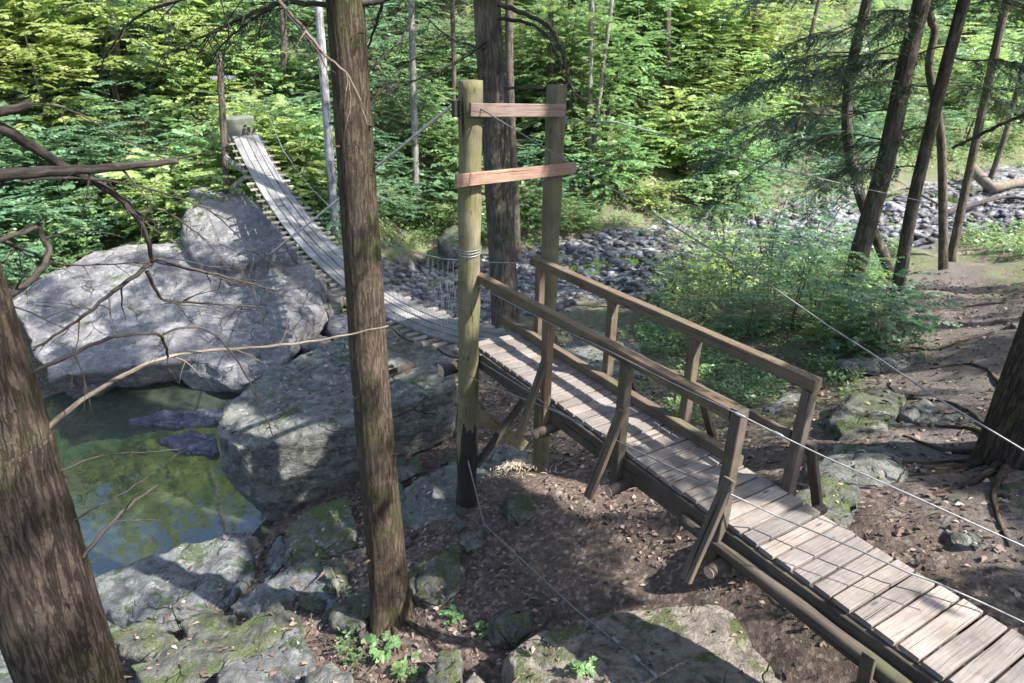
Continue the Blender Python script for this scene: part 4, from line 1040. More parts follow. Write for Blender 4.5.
# roots of the tree at the right edge, running over the path
def roots(root, plist, mat='bark'):
    for pts, r in plist:
        Q = []
        for x, y, z in pts: Q.append(at_z(x, y, z))
        Q = smooth_path(Q, 26)
        Q = [np.array([q[0], q[1], gz(q[0], q[1]) + r * .35 * (1 - i / 30)]) for i, q in enumerate(Q)]
        r = r * .72; mb = MB(); mb.tube(Q, [r * (1 - .75 * i / 26) for i in range(26)], 12, disp=bark_disp(len(pts) + int(r * 999), .06, 0, 9)); part('root', mb, M[mat], root, True)
roots(rt_root, [([(1000, 455, -3.65), (960, 470, -3.75), (915, 478, -3.85)], .085), ([(1000, 462, -3.6), (970, 490, -3.65), (925, 505, -3.7)], .075), ([(1005, 470, -3.6), (992, 500, -3.5), (1010, 545, -3.4)], .06), ([(1000, 448, -3.65), (950, 452, -3.85), (900, 440, -4.05)], .06), ([(1002, 440, -3.7), (965, 432, -3.9), (930, 425, -4.0)], .06), ([(1000, 450, -3.65), (960, 460, -3.75), (880, 470, -3.95)], .045)])
roots(ct_root, [([(395, 606, -5.4), (420, 622, -5.25), (440, 632, -5.2)], .07), ([(385, 606, -5.4), (368, 624, -5.4), (352, 640, -5.4)], .07), ([(392, 612, -5.4), (398, 640, -5.25)], .06)], 'bark_c')
roots(rt_root, [([(1000, 430, -3.7), (955, 405, -4.0), (905, 395, -4.2), (880, 398, -4.3)], .05), ([(1010, 400, -3.9), (975, 372, -4.2), (930, 368, -4.35)], .05), ([(1000, 450, -3.65), (945, 482, -3.8), (880, 486, -3.9)], .04), ([(990, 340, -4.3), (940, 345, -4.4), (905, 338, -4.5)], .04), ([(1000, 320, -4.5), (950, 318, -4.6), (915, 322, -4.6)], .04)])
roots(tA[0], [([(850, 286, -4.7), (890, 300, -4.6), (925, 310, -4.5)], .07), ([(846, 286, -4.7), (820, 296, -4.75)], .08)], 'bark_far')

# dead limbs, each drawn from thick end to tip
def limb(root, px, Y, w0, w1, mat='twig', twigs=0, tl=0.35, name='branch', seg=None):
    Ys = Y if isinstance(Y, (list, tuple)) else [Y] * len(px)
    if len(Ys) == 2 and len(px) > 2: Ys = list(np.linspace(Ys[0], Ys[1], len(px)))
    P = [at_y(x, y, q) for (x, y), q in zip(px, Ys)]
    k = seg or 8 * len(P)
    Q = smooth_path(P, k); s0 = mpp(P[0])
    ph = random.uniform(0, 6)
    Q = [q + np.array([math.sin(i * .9 + ph), 0, math.cos(i * 1.3 + ph)]) * s0 * .5 for i, q in enumerate(Q)]
    R = [max(.0012, s0 * (w0 + (w1 - w0) * i / k) / 2) for i in range(k)]
    mb = MB(); mb.tube(Q, R, 9, disp=bark_disp(k, .04, 0, 7))
    for _ in range(twigs):
        i = random.randrange(k // 4, k - 1); t = Q[i + 1] - Q[i]; t /= np.linalg.norm(t) + 1e-9
        d = t * random.uniform(.2, .9) + np.array([random.gauss(0, .5), random.gauss(0, .5), random.gauss(-.25, .45)]); d /= np.linalg.norm(d)
        L = tl * random.uniform(.35, 1.2); K = 7; tw = [Q[i]]
        for a in range(K):
            d = d + np.array([random.gauss(0, .12), random.gauss(0, .12), random.gauss(-.05, .12)]); d /= np.linalg.norm(d); tw.append(tw[-1] + d * L / K)
        r0 = min(R[i] * .55, .006); mb.tube(tw, [max(.0008, r0 * (1 - a / (K + .5))) for a in range(K + 1)], 5, cap=False)
        if random.random() < .6:
            j = random.randrange(2, K); d2 = d + np.array([random.gauss(0, .6), random.gauss(0, .6), random.gauss(0, .5)]); d2 /= np.linalg.norm(d2)
            mb.tube([tw[j], tw[j] + d2 * L * .3, tw[j] + d2 * L * .55 - EZ * .02], [r0 * .5, r0 * .3, .0006], 4, cap=False)
    return part(name, mb, M[mat], root, True)
B = lambda *a, **k: limb(lt_root, *a, **k)
B([(-70, 182), (0, 175), (60, 171), (110, 168), (178, 161)], [2.62, 3.0], 15, 6, twigs=5)
B([(-70, 90), (0, 127), (35, 148), (65, 167), (100, 185), (128, 205), (146, 235), (152, 262)], [2.6, 3.3], 14, 5, twigs=8)
B([(152, 260), (200, 271), (230, 278), (277, 291)], [3.3, 3.7], 4, 1.5, twigs=12)
B([(152, 262), (140, 272), (105, 298), (85, 315), (33, 350)], [3.3, 3.1], 4.5, 2, twigs=10)
B([(147, 272), (155, 288), (165, 300), (200, 303), (262, 307)], [3.3, 3.6], 4, 1, twigs=10)
B([(-70, 130), (0, 112), (32, 105)], [2.6, 2.75], 12, 8)
B([(22, 106), (40, 104), (75, 112), (120, 137), (168, 160)], [2.75, 3.1], 2.4, 1.2, twigs=3)
B([(-60, 258), (0, 240), (38, 227)], [2.6, 2.75], 7, 4, twigs=2)
B([(-50, 322), (-10, 304), (18, 290), (39, 272), (49, 251), (42, 236), (39, 224)], [2.6, 2.9], 9, 5, twigs=3)
B([(-60, 225), (5, 242), (40, 256), (70, 265), (150, 262)], [2.6, 3.2], 4, 1.5, twigs=9)
B([(-60, 190), (0, 185), (60, 178), (125, 183), (175, 197), (210, 211), (232, 230), (262, 258)], [2.6, 3.6], 3.5, 1.2, twigs=10)
B([(138, 214), (155, 209), (175, 217), (210, 243)], [3.2, 3.5], 3, 1, twigs=6)
B([(10, 382), (60, 360), (110, 338), (155, 334), (165, 345), (168, 357)], [2.6, 3.1], 5, 2.5, twigs=4)
B([(162, 334), (190, 327), (215, 335), (240, 365), (258, 400), (274, 437)], [3.1, 3.5], 2.6, 1, twigs=4)
B([(45, 431), (75, 405), (130, 372), (180, 354), (260, 347), (320, 340), (388, 326)], [2.62, 3.9], 5.5, 2, 'twig_pale', twigs=3)
B([(82, 558), (105, 530), (130, 505), (158, 485)], [2.6, 3.0], 5, 2, twigs=3)
B([(70, 523), (95, 508), (125, 492), (160, 468)], [2.6, 3.0], 2, 1, twigs=3)
B([(50, 476), (100, 456), (150, 452), (180, 449)], [2.6, 3.0], 2, 1, twigs=3)
B([(0, 545), (4, 540), (8, 534)], [2.4, 2.35], 5, 2)
B([(12, 640), (18, 634), (27, 628)], [2.4, 2.35], 5, 2)
C_ = lambda *a, **k: limb(ct_root, *a, **k)
C_([(345, 4), (310, 4), (280, 3), (245, 17), (200, 38), (160, 56)], [4.95, 5.6], 6, 1.5, twigs=26, tl=.5)
C_([(278, 4), (255, 18), (236, 32), (218, 50), (207, 70)], [5.2, 5.6], 3.5, 1, twigs=16, tl=.5)
C_([(345, -6), (260, -14), (150, 10), (110, 48), (98, 80)], [4.95, 5.2], 5, 1, twigs=14, tl=.5)
C_([(278, 0), (305, 30), (325, 55), (345, 72), (358, 95), (367, 125)], [4.95, 4.72], 4, 1.2, 'twig_pale', twigs=5)
C_([(285, 12), (312, 44), (322, 58), (328, 75)], [4.9, 4.8], 2.5, 1, twigs=5)
C_([(350, 2), (370, 3), (384, 0), (400, -8)], [5.0, 5.0], 6, 4, twigs=4)
C_([(383, 0), (377, 22), (368, 48), (364, 70)], [5.0, 5.2], 3.5, 1, twigs=7, tl=.4)
C_([(352, 90), (380, 60), (400, 40), (415, 8)], [5.0, 5.8], 2.5, 1, twigs=10, tl=.5)
C_([(355, 130), (385, 85), (410, 62), (460, 40)], [5.0, 6.2], 2.2, .8, twigs=10, tl=.5)
M_ = lambda *a, **k: limb(mt_root, *a, **k)
M_([(497, 4), (515, 10), (545, 24), (558, 40), (566, 68), (574, 92), (590, 104)], [13.5, 12.6], 5, 2, twigs=22, tl=1.0)
M_([(498, 18), (530, 24), (550, 40), (562, 70)], [13.5, 12.9], 4, 1.2, twigs=16, tl=1.0)
M_([(500, 30), (460, 60), (420, 78), (385, 92)], [13.5, 12.2], 3.5, 1, twigs=22, tl=1.1)
M_([(500, 88), (540, 88), (575, 84)], [13.5, 13.5], 3, 1, twigs=10, tl=.8)
M_([(498, 52), (455, 40), (425, 16)], [13.5, 12.5], 3, 1, twigs=18, tl=1.1)
limb(tB[0], [(1040, 108), (1000, 125), (978, 136), (952, 148)], [12.5, 12.9], 4, 3, twigs=8, tl=.8)

def stubs(root, Q, R, n, seed, mat, lo, hi):
    g = random.Random(seed)
    for _ in range(n):
        i = g.choice([k for k, q in enumerate(Q) if lo < q[2] < hi]); a = g.uniform(-2.9, -.2)
        d = np.array([math.cos(a), math.sin(a), g.uniform(-.2, .5)]); d /= np.linalg.norm(d); L = R[i] * g.uniform(.1, .5); r = R[i] * g.uniform(.04, .085)
        o = Q[i] + d * R[i] * .9
        mb = MB(); mb.tube([o - d * R[i] * .15, o + d * R[i] * .06, o + d * (R[i] * .1 + L * .5), o + d * (R[i] * .1 + L) + EZ * L * .1], [r * 1.5, r * 1.1, r * .85, r * .5], 10, disp=bark_disp(n, .1, 0, 5)); part('stub', mb, M[mat], root, True)
stubs(ct_root, ctQ, ctR, 9, 5, 'bark_c', -4.6, .6); stubs(lt_root, ltQ, ltR, 7, 9, 'bark', -3.6, -.9); stubs(mt_root, mtQ, mtR, 8, 4, 'bark_far', -3, 2); stubs(rt_root, rtQ, rtR, 3, 2, 'bark', -3.2, -1.5); stubs(tA[0], tA[1], tA[2], 5, 3, 'bark_far', -3, 1)

# driftwood and logs
def log(px, z, w0, w1, mat, label, name='driftwood_log', cat='log'):
    P = [at_z(x, y, q) for (x, y), q in zip(px, z)]
    root_loc = P[0]; Q = smooth_path(P, 24); s0 = mpp(P[0])
    mb = MB(); mb.tube([q - root_loc for q in Q], [s0 * (w0 + (w1 - w0) * i / 24) / 2 for i in range(24)], 14, disp=bark_disp(len(px), .08, 0, 6))
    o = mb.build(name, M[mat], None, True); o.location = root_loc; tag(o, label, cat)
log([(972, 168), (985, 182), (993, 187), (1010, 184), (1040, 181)], [-5.3, -5.5, -5.6, -5.6, -5.5], 9, 8, 'twig_pale', 'pale bent driftwood log on the far creek bank at the right edge')
log([(945, 213), (975, 204), (1005, 197), (1030, 200)], [-5.8] * 4, 6, 3, 'twig', 'dark driftwood limb lying under the pale bent log')
log([(880, 196), (905, 188), (925, 197), (945, 208)], [-5.8] * 4, 4, 2, 'twig_pale', 'thin driftwood limb behind the leaning trunks')
log([(905, 262), (960, 254), (1030, 249)], [-5.6, -5.7, -5.8], 5, 4, 'twig_pale', 'long thin log along the near edge of the sunny creek')
log([(820, 280), (850, 272), (872, 268)], [-5.3] * 3, 5, 3, 'twig_pale', 'short log among the bright grass by the leaning trunks')
log([(386, 375), (400, 370), (416, 366)], [-4.84, -4.82, -4.8], 8, 7, 'twig', 'short dark log lying on the wedge boulder beside the ridged trunk')
log([(640, 300), (665, 292), (700, 296)], [-6.2] * 3, 6, 4, 'twig', 'dark branch lying on the creek stones behind the handrail')

# ------------------------------------------------------------------ rays onto what is built so far
def refresh():
    bpy.context.view_layer.update(); return bpy.context.evaluated_depsgraph_get()
DG = refresh()
def cast(o, d):
    ok, loc, nor, idx, ob, _ = SCN.ray_cast(DG, Vector(o), Vector(d).normalized())
    return (np.array(loc), np.array(nor), ob.name) if ok else None
def proj(P):
    P = np.atleast_2d(P); z = P @ FWD
    X, Y = (P @ RGT) / z * F_PX, (P @ UPV) / z * F_PX
    return CX + X * _c + Y * _s, CY - (-X * _s + Y * _c), z

# ------------------------------------------------------------------ leaf litter
def leaf_quads(C, D, N, L, W, fold=0.15):
    S = np.cross(D, N); S /= np.linalg.norm(S, axis=1)[:, None] + 1e-9
    L, W = np.asarray(L)[:, None], np.asarray(W)[:, None]
    V = np.stack([C, C + D * L * .42 + S * W * .5 + N * L * fold * .5, C + D * L - N * L * fold, C + D * L * .42 - S * W * .5 + N * L * fold * .5], 1).reshape(-1, 3)
    n = len(C); F = np.arange(n * 4).reshape(n, 4)
    return V, F
def leaf_hex(C, D, N, L, W, fold=0.12):
    S = np.cross(D, N); S /= np.linalg.norm(S, axis=1)[:, None] + 1e-9
    L, W = np.asarray(L)[:, None], np.asarray(W)[:, None]
    V = np.stack([C, C + D * L * .25 + S * W * .42 + N * L * fold * .4, C + D * L * .62 + S * W * .5 + N * L * fold * .3, C + D * L - N * L * fold, C + D * L * .62 - S * W * .5 + N * L * fold * .3, C + D * L * .25 - S * W * .42 + N * L * fold * .4], 1).reshape(-1, 3)
    return V, np.arange(len(C) * 6).reshape(-1, 6)
def unit(v): return v / (np.linalg.norm(v, axis=1)[:, None] + 1e-9)
def litter():
    C, N, R = [], [], []
    n = 0
    for _ in range(110000):
        if n > 26000: break
        x, y = rng.uniform(-4.6, 11.0), rng.uniform(2.6, 15)
        if rng.random() < (y - 4) * .055: continue
        h = cast((x, y, -2.0), (0, 0, -1)) if not (x > 3 and y < 7) else cast((x, y, -1.2), (0, 0, -1))
        if h is None: continue
        loc, nor, nm = h
        k = nm.split('.')[0]
        if x > 2.6 and rng.random() < .5: continue
        if k == 'ground':
            if loc[2] < WATER_Z + .1: continue
            if math.hypot(x - 7, y - 9) < 2 and rng.random() < .5: continue
        elif k in ('boulder', 'rock', 'rock_slab', 'rock_ledge'):
            p = .2
            if k == 'boulder' and y < 4.6: p = 0.55
            if rng.random() > p or nor[2] < .75: continue
        else: continue
        C.append(loc + nor * rng.uniform(.004, .02)); N.append(nor); n += 1
    C, N = np.array(C), unit(np.array(N) + rng.normal(0, .28, (n, 3)))
    D = unit(np.cross(N, rng.normal(size=(n, 3))))
    L = (.022 + .07 * rng.random(n) ** 1.6) * np.clip(.55 + np.linalg.norm(C, axis=1) * .075, .7, 1.3); W = L * rng.uniform(.35, .65, n)
    V, F = leaf_quads(C, D, N, L, W, .2)
    tag(link('leaf_litter', np_mesh('leaf_litter', V, F, M['litter'], rng.random(n))), 'fallen brown leaves strewn over the forest floor', 'leaf litter', kind='stuff')
    mb = MB()
    for i in rng.choice(n, 650, replace=False):
        d = D[i] * rng.uniform(.1, .4); q = C[i] + EZ * .012
        mb.tube([q, q + d * .5 + EZ * rng.uniform(0, .02), q + d + np.cross(d, EZ) * rng.normal(0, .2)], [.006, .005, .002], 5)
    tag(mb.build('fallen_twigs', M['twig_pale']), 'small fallen twigs lying on the forest floor', 'twigs', kind='stuff')
    # shredded wood heaped at the foot of the far tower post
    mb = MB(); c = at_z(518, 466, -5.12)
    for _ in range(330):
        a, r = rng.uniform(0, 6.28), abs(rng.normal(0, .2)); q = c + np.array([math.cos(a) * r * 1.4, math.sin(a) * r * .6, 0]); q[2] = gz(q[0], q[1]) + max(0, .1 - r * .25) + rng.uniform(0, .05)
        d = rng.normal(size=3); d[2] *= .4; d = d / np.linalg.norm(d) * rng.uniform(.04, .11)
        mb.tube([q, q + d * .5 + EZ * .015, q + d], [.004, .004, .002], 4)
    tag(mb.build('wood_shreds', M['fibre']), 'pale shredded wood heaped at the foot of the rear tower post', 'wood shreds', kind='stuff')
litter()

# ------------------------------------------------------------------ foliage builders
def spray_leaves(starts, dirs, n_leaf, length, leaf, g, droop=.25, ratio=.62):
    """flat sprays: leaves set alternately along an axis"""
    k = len(starts); t = np.tile(np.linspace(.12, 1, n_leaf), k)
    A = np.repeat(starts, n_leaf, 0); Dd = np.repeat(dirs, n_leaf, 0)
    Lr = np.repeat(length * g.uniform(.6, 1.2, k), n_leaf)
    C = A + Dd * (t * Lr)[:, None]; C[:, 2] -= droop * (t * Lr) ** 2
    up = np.tile([0, 0, 1.0], (len(C), 1)) + np.repeat(g.normal(0, .22, (k, 3)), n_leaf, 0)
    S = unit(np.cross(Dd, up)); side = np.tile(np.where(np.arange(n_leaf) % 2 == 0, 1, -1), k)[:, None]
    N = unit(np.cross(S, Dd) + g.normal(0, .22, (len(C), 3)))
    N[N[:, 2] < 0] *= -1
    D = unit(Dd * g.uniform(.3, 1.0, (len(C), 1)) + S * side * g.uniform(.5, 1.1, (len(C), 1)) + np.array([0, 0, -.12]))
    L = leaf * np.repeat(g.uniform(.7, 1.3, k), n_leaf) * g.uniform(.6, 1.2, len(C)); W = L * ratio * g.uniform(.8, 1.2, len(C))
    V, F = (leaf_hex if ratio > .4 else leaf_quads)(C, D, N, L, W)
    R = np.clip(np.repeat(g.random(k), n_leaf) * .6 + g.random(len(C)) * .4, 0, 1)
    return V, F, R
def shrub_proto(seed, H, rad, nspray, nleaf, leaf, mat, slen=.55, low=.1, name='leafy_shrub', stems=5):
    g = np.random.default_rng(seed); rr = random.Random(seed)
    root = thing(name, (0, 0, 0), 'x', 'shrub')
    mb = MB(); ends = []
    for i in range(stems):
        a = rr.uniform(0, 6.28); r_ = rad * rr.uniform(.15, .7)
        P = [np.array([0, 0, -.25]) + np.array([math.cos(a), math.sin(a), 0]) * .06, np.array([math.cos(a) * r_ * .35, math.sin(a) * r_ * .35, H * .4]), np.array([math.cos(a) * r_, math.sin(a) * r_, H * rr.uniform(.7, .97)])]
        Q = smooth_path(P, 8); mb.tube(Q, [.022 * H / 2 * (1 - .1 * j) for j in range(8)], 5); ends.append(Q)
    st = part('stem', mb, M['bark_far'], root)
    S, D = [], []
    for i in range(nspray):
        Q = ends[rr.randrange(stems)]; q = Q[rr.randrange(2, 8)] if rr.random() < .9 else Q[7]
        a = rr.uniform(0, 6.28); d = np.array([math.cos(a), math.sin(a), rr.uniform(-.1, .45)]); d /= np.linalg.norm(d)
        o = q + d * rr.uniform(0, rad * .75); o[2] = max(low * H, o[2] + rr.gauss(0, .12 * H))
        S.append(o); D.append(d)
    V, F, R = spray_leaves(np.array(S), np.array(D), nleaf, slen, leaf, g)
    part_me('foliage', np_mesh('foliage', V, F, M[mat], R), root)
    return root
used = set()
def put(proto, loc, label, group=None, cat='shrub', scale=1.0):
    if proto.name in used: o = copy_tree(proto)
    else: o = proto; used.add(proto.name)
    o.location = loc; o.rotation_euler = (random.gauss(0, .05), random.gauss(0, .05), random.uniform(0, 6.28))
    o.scale = (scale * random.uniform(.85, 1.15),) * 2 + (scale * random.uniform(.85, 1.15),)
    o['label'] = label; o['category'] = cat
    if group: o['group'] = group
    return o
protos = {'y': [shrub_proto(10 + i, 2.2, 1.3, 190, 13, .15, 'leaf_y', .7) for i in range(3)],
          'g': [shrub_proto(20 + i, 2.3, 1.35, 190, 13, .14, 'leaf', .7) for i in range(4)],
          'c': [shrub_proto(30 + i, 2.0, 1.3, 190, 13, .13, 'leaf_c', .7) for i in range(3)]}
low = {'y': [shrub_proto(40 + i, .9, 1.0, 120, 11, .13, 'leaf_y', .5, .15) for i in range(2)],
       'g': [shrub_proto(50 + i, .9, 1.0, 120, 11, .12, 'leaf', .5, .15) for i in range(2)],
       'c': [shrub_proto(60 + i, .9, 1.0, 120, 11, .12, 'leaf_c', .5, .15) for i in range(2)]}
tall = {'y': [shrub_proto(70 + i, 5.0, 1.9, 300, 14, .17, 'leaf_y', .9, .3, 'leafy_sapling', 3) for i in range(2)],
        'g': [shrub_proto(80 + i, 5.5, 2.0, 300, 14, .16, 'leaf', .9, .3, 'leafy_sapling', 3) for i in range(2)]}
REG = [
 ('left', 'bright leafy shrub in the thicket on the sunlit slope left of the far tower', 'shrubs on the sunlit left slope'),
 ('mid', 'green understory shrub on the bank between the far bridge end and the near tower', 'shrubs between the far bridge end and the near tower'),
 ('hill', 'leafy green shrub in the thicket on the hill beyond the creek', 'shrubs on the hill beyond the creek')]
def bridge_clear(p):
    v = p - TB; L = float(np.dot(v, bd)); n = abs(float(np.dot(v[:2], nx[:2])))
    return not (-1 < L < 14.6 and n < 1.5)
shr = []
def thicket():
    cand = []
    for py in np.arange(-55, 262, 17.0):
        stepx = 40 if py < 130 else 34
        for px in np.arange(-30, 1060, stepx):
            x, y = px + rng.uniform(-15, 15), py + rng.uniform(-8, 8)
            cand.append((x, y))
    random.shuffle(cand)
    for x, y in cand:
        # where the photograph shows thicket
        if x < 215: lim = 275 - max(0, x - 60) * .36
        elif x < 300: lim = 120 - (x - 215) * .0
        elif x < 460: lim = 235
        elif x < 860: lim = 238 - max(0, x - 620) * .12
        else: lim = 176 - (x - 860) * .16
        if y > lim: continue
        p = gmarch(x, y)
        if p is None or p[1] > 75: continue
        if masks(np.array([p[:2]]))[0][0] > .3 or not bridge_clear(p): continue
        d = np.linalg.norm(p)
        if any((p[0] - a) ** 2 + (p[1] - b) ** 2 < (0.019 * d + .3) ** 2 for a, b in shr): continue
        shr.append((p[0], p[1]))
        reg = REG[0] if x < 235 else (REG[1] if x < 460 else REG[2])
        q = vn(np.array([[p[0] * .16, p[1] * .16, 3.0]]), 1, 77)[0] + random.gauss(0, .3)
        bright = (x < 230 and y > 20) or (640 < x < 800 and y < 130)  # sunlit zones: lighter yellow leaves carry the sun in their colour
        kk = 'y' if (bright and q > -.05) or q > .6 else ('c' if q < -.1 else 'g')
        near_end = abs(x - 245) < 40 and y > 60
        r = random.random()
        if d < 20 or y > lim - 14 or near_end: pr, s = low[kk][random.randrange(2)], random.uniform(.8, 1.35)
        elif r < .18 and d > 30: pr, s = tall['y' if kk == 'y' else 'g'][random.randrange(2)], random.uniform(.8, 1.2)
        elif r < .4: pr, s = low[kk][random.randrange(2)], random.uniform(1.1, 1.8)
        else: pr, s = protos[kk][random.randrange(len(protos[kk]))], random.uniform(.7, 1.25)
        s *= 1 + max(0, d - 35) * .012
        put(pr, (p[0], p[1], gz(p[0], p[1]) - .05), reg[1], reg[2], 'shrub', s)
        if len(shr) >= 296: break
for x, y, k_, s in [(5, 285, 'c', .9), (30, 272, 'c', .9), (62, 258, 'g', .9), (95, 246, 'c', .9), (128, 240, 'g', .8), (160, 230, 'c', .8), (50, 240, 'c', 1.1), (110, 222, 'y', 1.0)]:
    q = gmarch(x, y); shr.append((q[0], q[1])); put(low[k_][random.randrange(2)], (q[0], q[1], gz(q[0], q[1]) - .05), 'cool green bush crowding the back edge of the huge flat boulder', 'bushes behind the huge boulder', 'bush', s)
for x, y, k_, s in [(203, 150, 'g', 1.1), (188, 120, 'y', 1.3), (206, 95, 'y', 1.2), (282, 150, 'g', 1.0), (275, 118, 'c', 1.2), (290, 95, 'y', 1.3), (262, 84, 'g', 1.3), (240, 80, 'y', 1.3), (222, 82, 'g', 1.2), (300, 180, 'g', .9), (310, 150, 'c', 1.2), (205, 178, 'c', .8), (180, 178, 'y', 1.0)]:
    q = gmarch(x, y)
    shr.append((q[0], q[1])); put(low[k_][random.randrange(2)], (q[0], q[1], gz(q[0], q[1]) - .05), 'leafy bush crowding the far end of the footbridge', 'bushes at the far bridge end', 'bush', s)
for L_o, n_o, k_, s in [(13.6, -1.15, 'g', 1.0), (14.2, -.75, 'y', 1.0), (14.6, 1.0, 'g', 1.1), (13.7, 1.25, 'c', .9), (15.2, .1, 'y', 1.4), (15.0, -1.6, 'g', 1.3), (16.2, 1.4, 'y', 1.4), (12.6, -1.5, 'g', .7), (12.4, 1.5, 'c', .7), (11.2, 1.6, 'g', .7), (9.8, 1.7, 'y', .7)]:
    q = TB + bd * L_o + nx * n_o
    shr.append((q[0], q[1])); put(low[k_][random.randrange(2)], (q[0], q[1], gz(q[0], q[1]) - .05), 'leafy bush crowding the far end of the footbridge', 'bushes at the far bridge end', 'bush', s)
for L_o, n_o, k_, s in [(13.3, -1.5, 'g', .8), (13.9, 1.5, 'y', .85), (14.6, 1.9, 'g', 1.0), (14.4, -2.0, 'y', 1.0), (12.7, 1.75, 'c', .7)]:
    q = TB + bd * L_o + nx * n_o
    shr.append((q[0], q[1])); put(protos[k_][random.randrange(3)], (q[0], q[1], gz(q[0], q[1]) - .05), 'taller leafy shrub standing beside the far tower', 'shrubs beside the far tower', 'shrub', s)
for x, y, k_, s in [(725, 108, 'y', 1.1), (690, 128, 'g', .9), (770, 118, 'y', 1.0), (60, 165, 'y', .9), (120, 118, 'y', 1.1), (20, 120, 'y', 1.0), (640, 112, 'g', 1.0), (560, 120, 'g', .9), (410, 170, 'g', .7), (820, 120, 'y', .9), (900, 115, 'y', .9), (980, 118, 'g', .9)]:
    q = gmarch(x, y); shr.append((q[0], q[1])); put(tall[k_][random.randrange(2)], (q[0], q[1], gz(q[0], q[1]) - .05), 'tall leafy sapling rising above the shrubs of the thicket', 'tall saplings above the thicket', 'sapling', s)
for L_o, n_o, k_, s in [(11.7, -1.3, 'g', .55), (12.3, -1.25, 'y', .6), (13.6, .75, 'g', .75), (13.9, .2, 'y', .6), (14.3, .9, 'y', .9), (14.8, -.3, 'g', 1.0), (15.4, .6, 'y', 1.1)]:
    q = TB + bd * L_o + nx * n_o
    shr.append((q[0], q[1])); put(protos[k_][random.randrange(3)], (q[0], q[1], gz(q[0], q[1]) - .05), 'taller leafy shrub standing beside the far tower', 'shrubs beside the far tower', 'shrub', s)
thicket()
print('SHRUBS', len(shr))
# saplings and bushes of the near bank beyond the handrail
bushp = shrub_proto(90, 1.25, .95, 330, 12, .085, 'leaf_c', .38, .12, 'dense_bush', 6)
put(bushp, gmarch(872, 352), 'dense dark green bush beside the path above the long mossy stone', None, 'bush', 1.05)
sap = [shrub_proto(91 + i, 1.9, 1.05, 130, 12, .085, ('leaf', 'leaf_y', 'leaf_c')[i % 3], .6, .12, 'leafy_sapling', 3) for i in range(3)]
for i, (x, y, s) in enumerate([(700, 322, .85), (735, 300, 1.0), (770, 305, 1.15), (790, 330, .9), (815, 318, .95), (748, 335, .7), (835, 345, .6), (720, 270, .9), (800, 275, 1.0), (672, 300, .55), (690, 345, .5), (655, 315, .45), (845, 310, .7), (725, 282, 1.3), (765, 276, 1.5), (808, 270, 1.4), (690, 290, 1.0), (840, 285, .9)]):
    p = gmarch(x, y); put(sap[i % 3], (p[0], p[1], gz(p[0], p[1]) - .03), 'feathery green sapling in the clump beyond the handrail near the creek', 'saplings beyond the handrail', 'sapling', s)
for i, (x, y, s, l) in enumerate([(380, 655, .2, 'tiny green seedling beside the foot of the ridged trunk'), (410, 668, .17, 'tiny green seedling at the bottom edge right of the ridged trunk'), (452, 622, .15, 'pair of seedling leaves in the litter left of the mossy flat rock'), (486, 632, .13, 'seedling at the left end of the mossy flat rock'), (585, 672, .13, 'seedling on the big foreground rock')]):
    pr = shrub_proto(120 + i, .9, .55, 14, 7, .3, 'leaf', .45, .3, 'seedling', 3)
    h = cast((0, 0, 0), ray(x, y)); put(pr, h[0] - EZ * .02, l, None, 'seedling', s)

# ground cover: countless small plants
def ground_cover():
    areas = [((640, 860), (300, 430), 2600), ((560, 700), (330, 430), 500), ((810, 900), (232, 290), 1500), ((960, 1030), (318, 372), 700), ((940, 1030), (225, 260), 300), ((480, 700), (205, 250), 900), ((330, 460), (170, 250), 1100), ((0, 180), (200, 275), 1600), ((260, 340), (180, 260), 900), ((600, 860), (235, 300), 1500), ((860, 1030), (120, 180), 900), ((340, 420), (590, 680), 160)]
    C = []
    for (x0, x1), (y0, y1), n in areas:
        for _ in range(n):
            h = cast((0, 0, 0), ray(rng.uniform(x0, x1), rng.uniform(y0, y1)))
            if h is None or h[2].split('.')[0] != 'ground': continue
            cm = masks(np.array([h[0][:2]]))
            if cm[0][0] > .35 + .4 * rng.random() or cm[2][0] > .3: continue
            if vn(np.array([h[0]]), .9, 12)[0] < -.25: continue
            C.append(h[0])
    C = np.array(C); k = 6
    g = np.random.default_rng(4)
    d = np.linalg.norm(C, axis=1); sz = np.repeat(.035 + d * .0042, k) * g.uniform(.6, 1.3, len(C) * k)
    A = np.repeat(C, k, 0); hgt = sz * g.uniform(.2, 2.2, len(A)); th = g.uniform(0, 6.28, len(A))
    D = unit(np.column_stack([np.cos(th), np.sin(th), g.uniform(-.1, .9, len(A))])); N = unit(np.array([0, 0, 1.0]) + g.normal(0, .4, (len(A), 3)))
    A = A + D * (sz * .5)[:, None]; A[:, 2] += hgt
    V, F = leaf_quads(A, D, N, sz, sz * g.uniform(.3, .6, len(A)))
    tag(link('ground_cover', np_mesh('ground_cover', V, F, M['leaf'], g.random(len(A)))), 'low green plants and grass covering the banks', 'ground cover', kind='stuff')
ground_cover()
def far_woods():
    g = np.random.default_rng(8); S = []
    while len(S) < 4200:
        px, py = g.uniform(-60, 1090), g.uniform(-130, 120)
        p = gmarch(px, py)
        if p is None: p = ray(px, py) / F_PX * 95
        if p[1] < 37: continue
        S.append(p + np.array([g.normal(0, 2), g.normal(0, 2), abs(g.normal(0, 2.6))]))
    S = np.array(S); th = g.uniform(0, 6.28, len(S)); D = unit(np.column_stack([np.cos(th), np.sin(th), g.uniform(-.2, .4, len(S))]))
    V, F, R = spray_leaves(S, D, 13, 1.7, .34, g, .05)
    tag(link('distant_woods', np_mesh('distant_woods', V, F, M['leaf'], R)), 'far green woods rising behind the thicket', 'woods', kind='stuff')
far_woods()

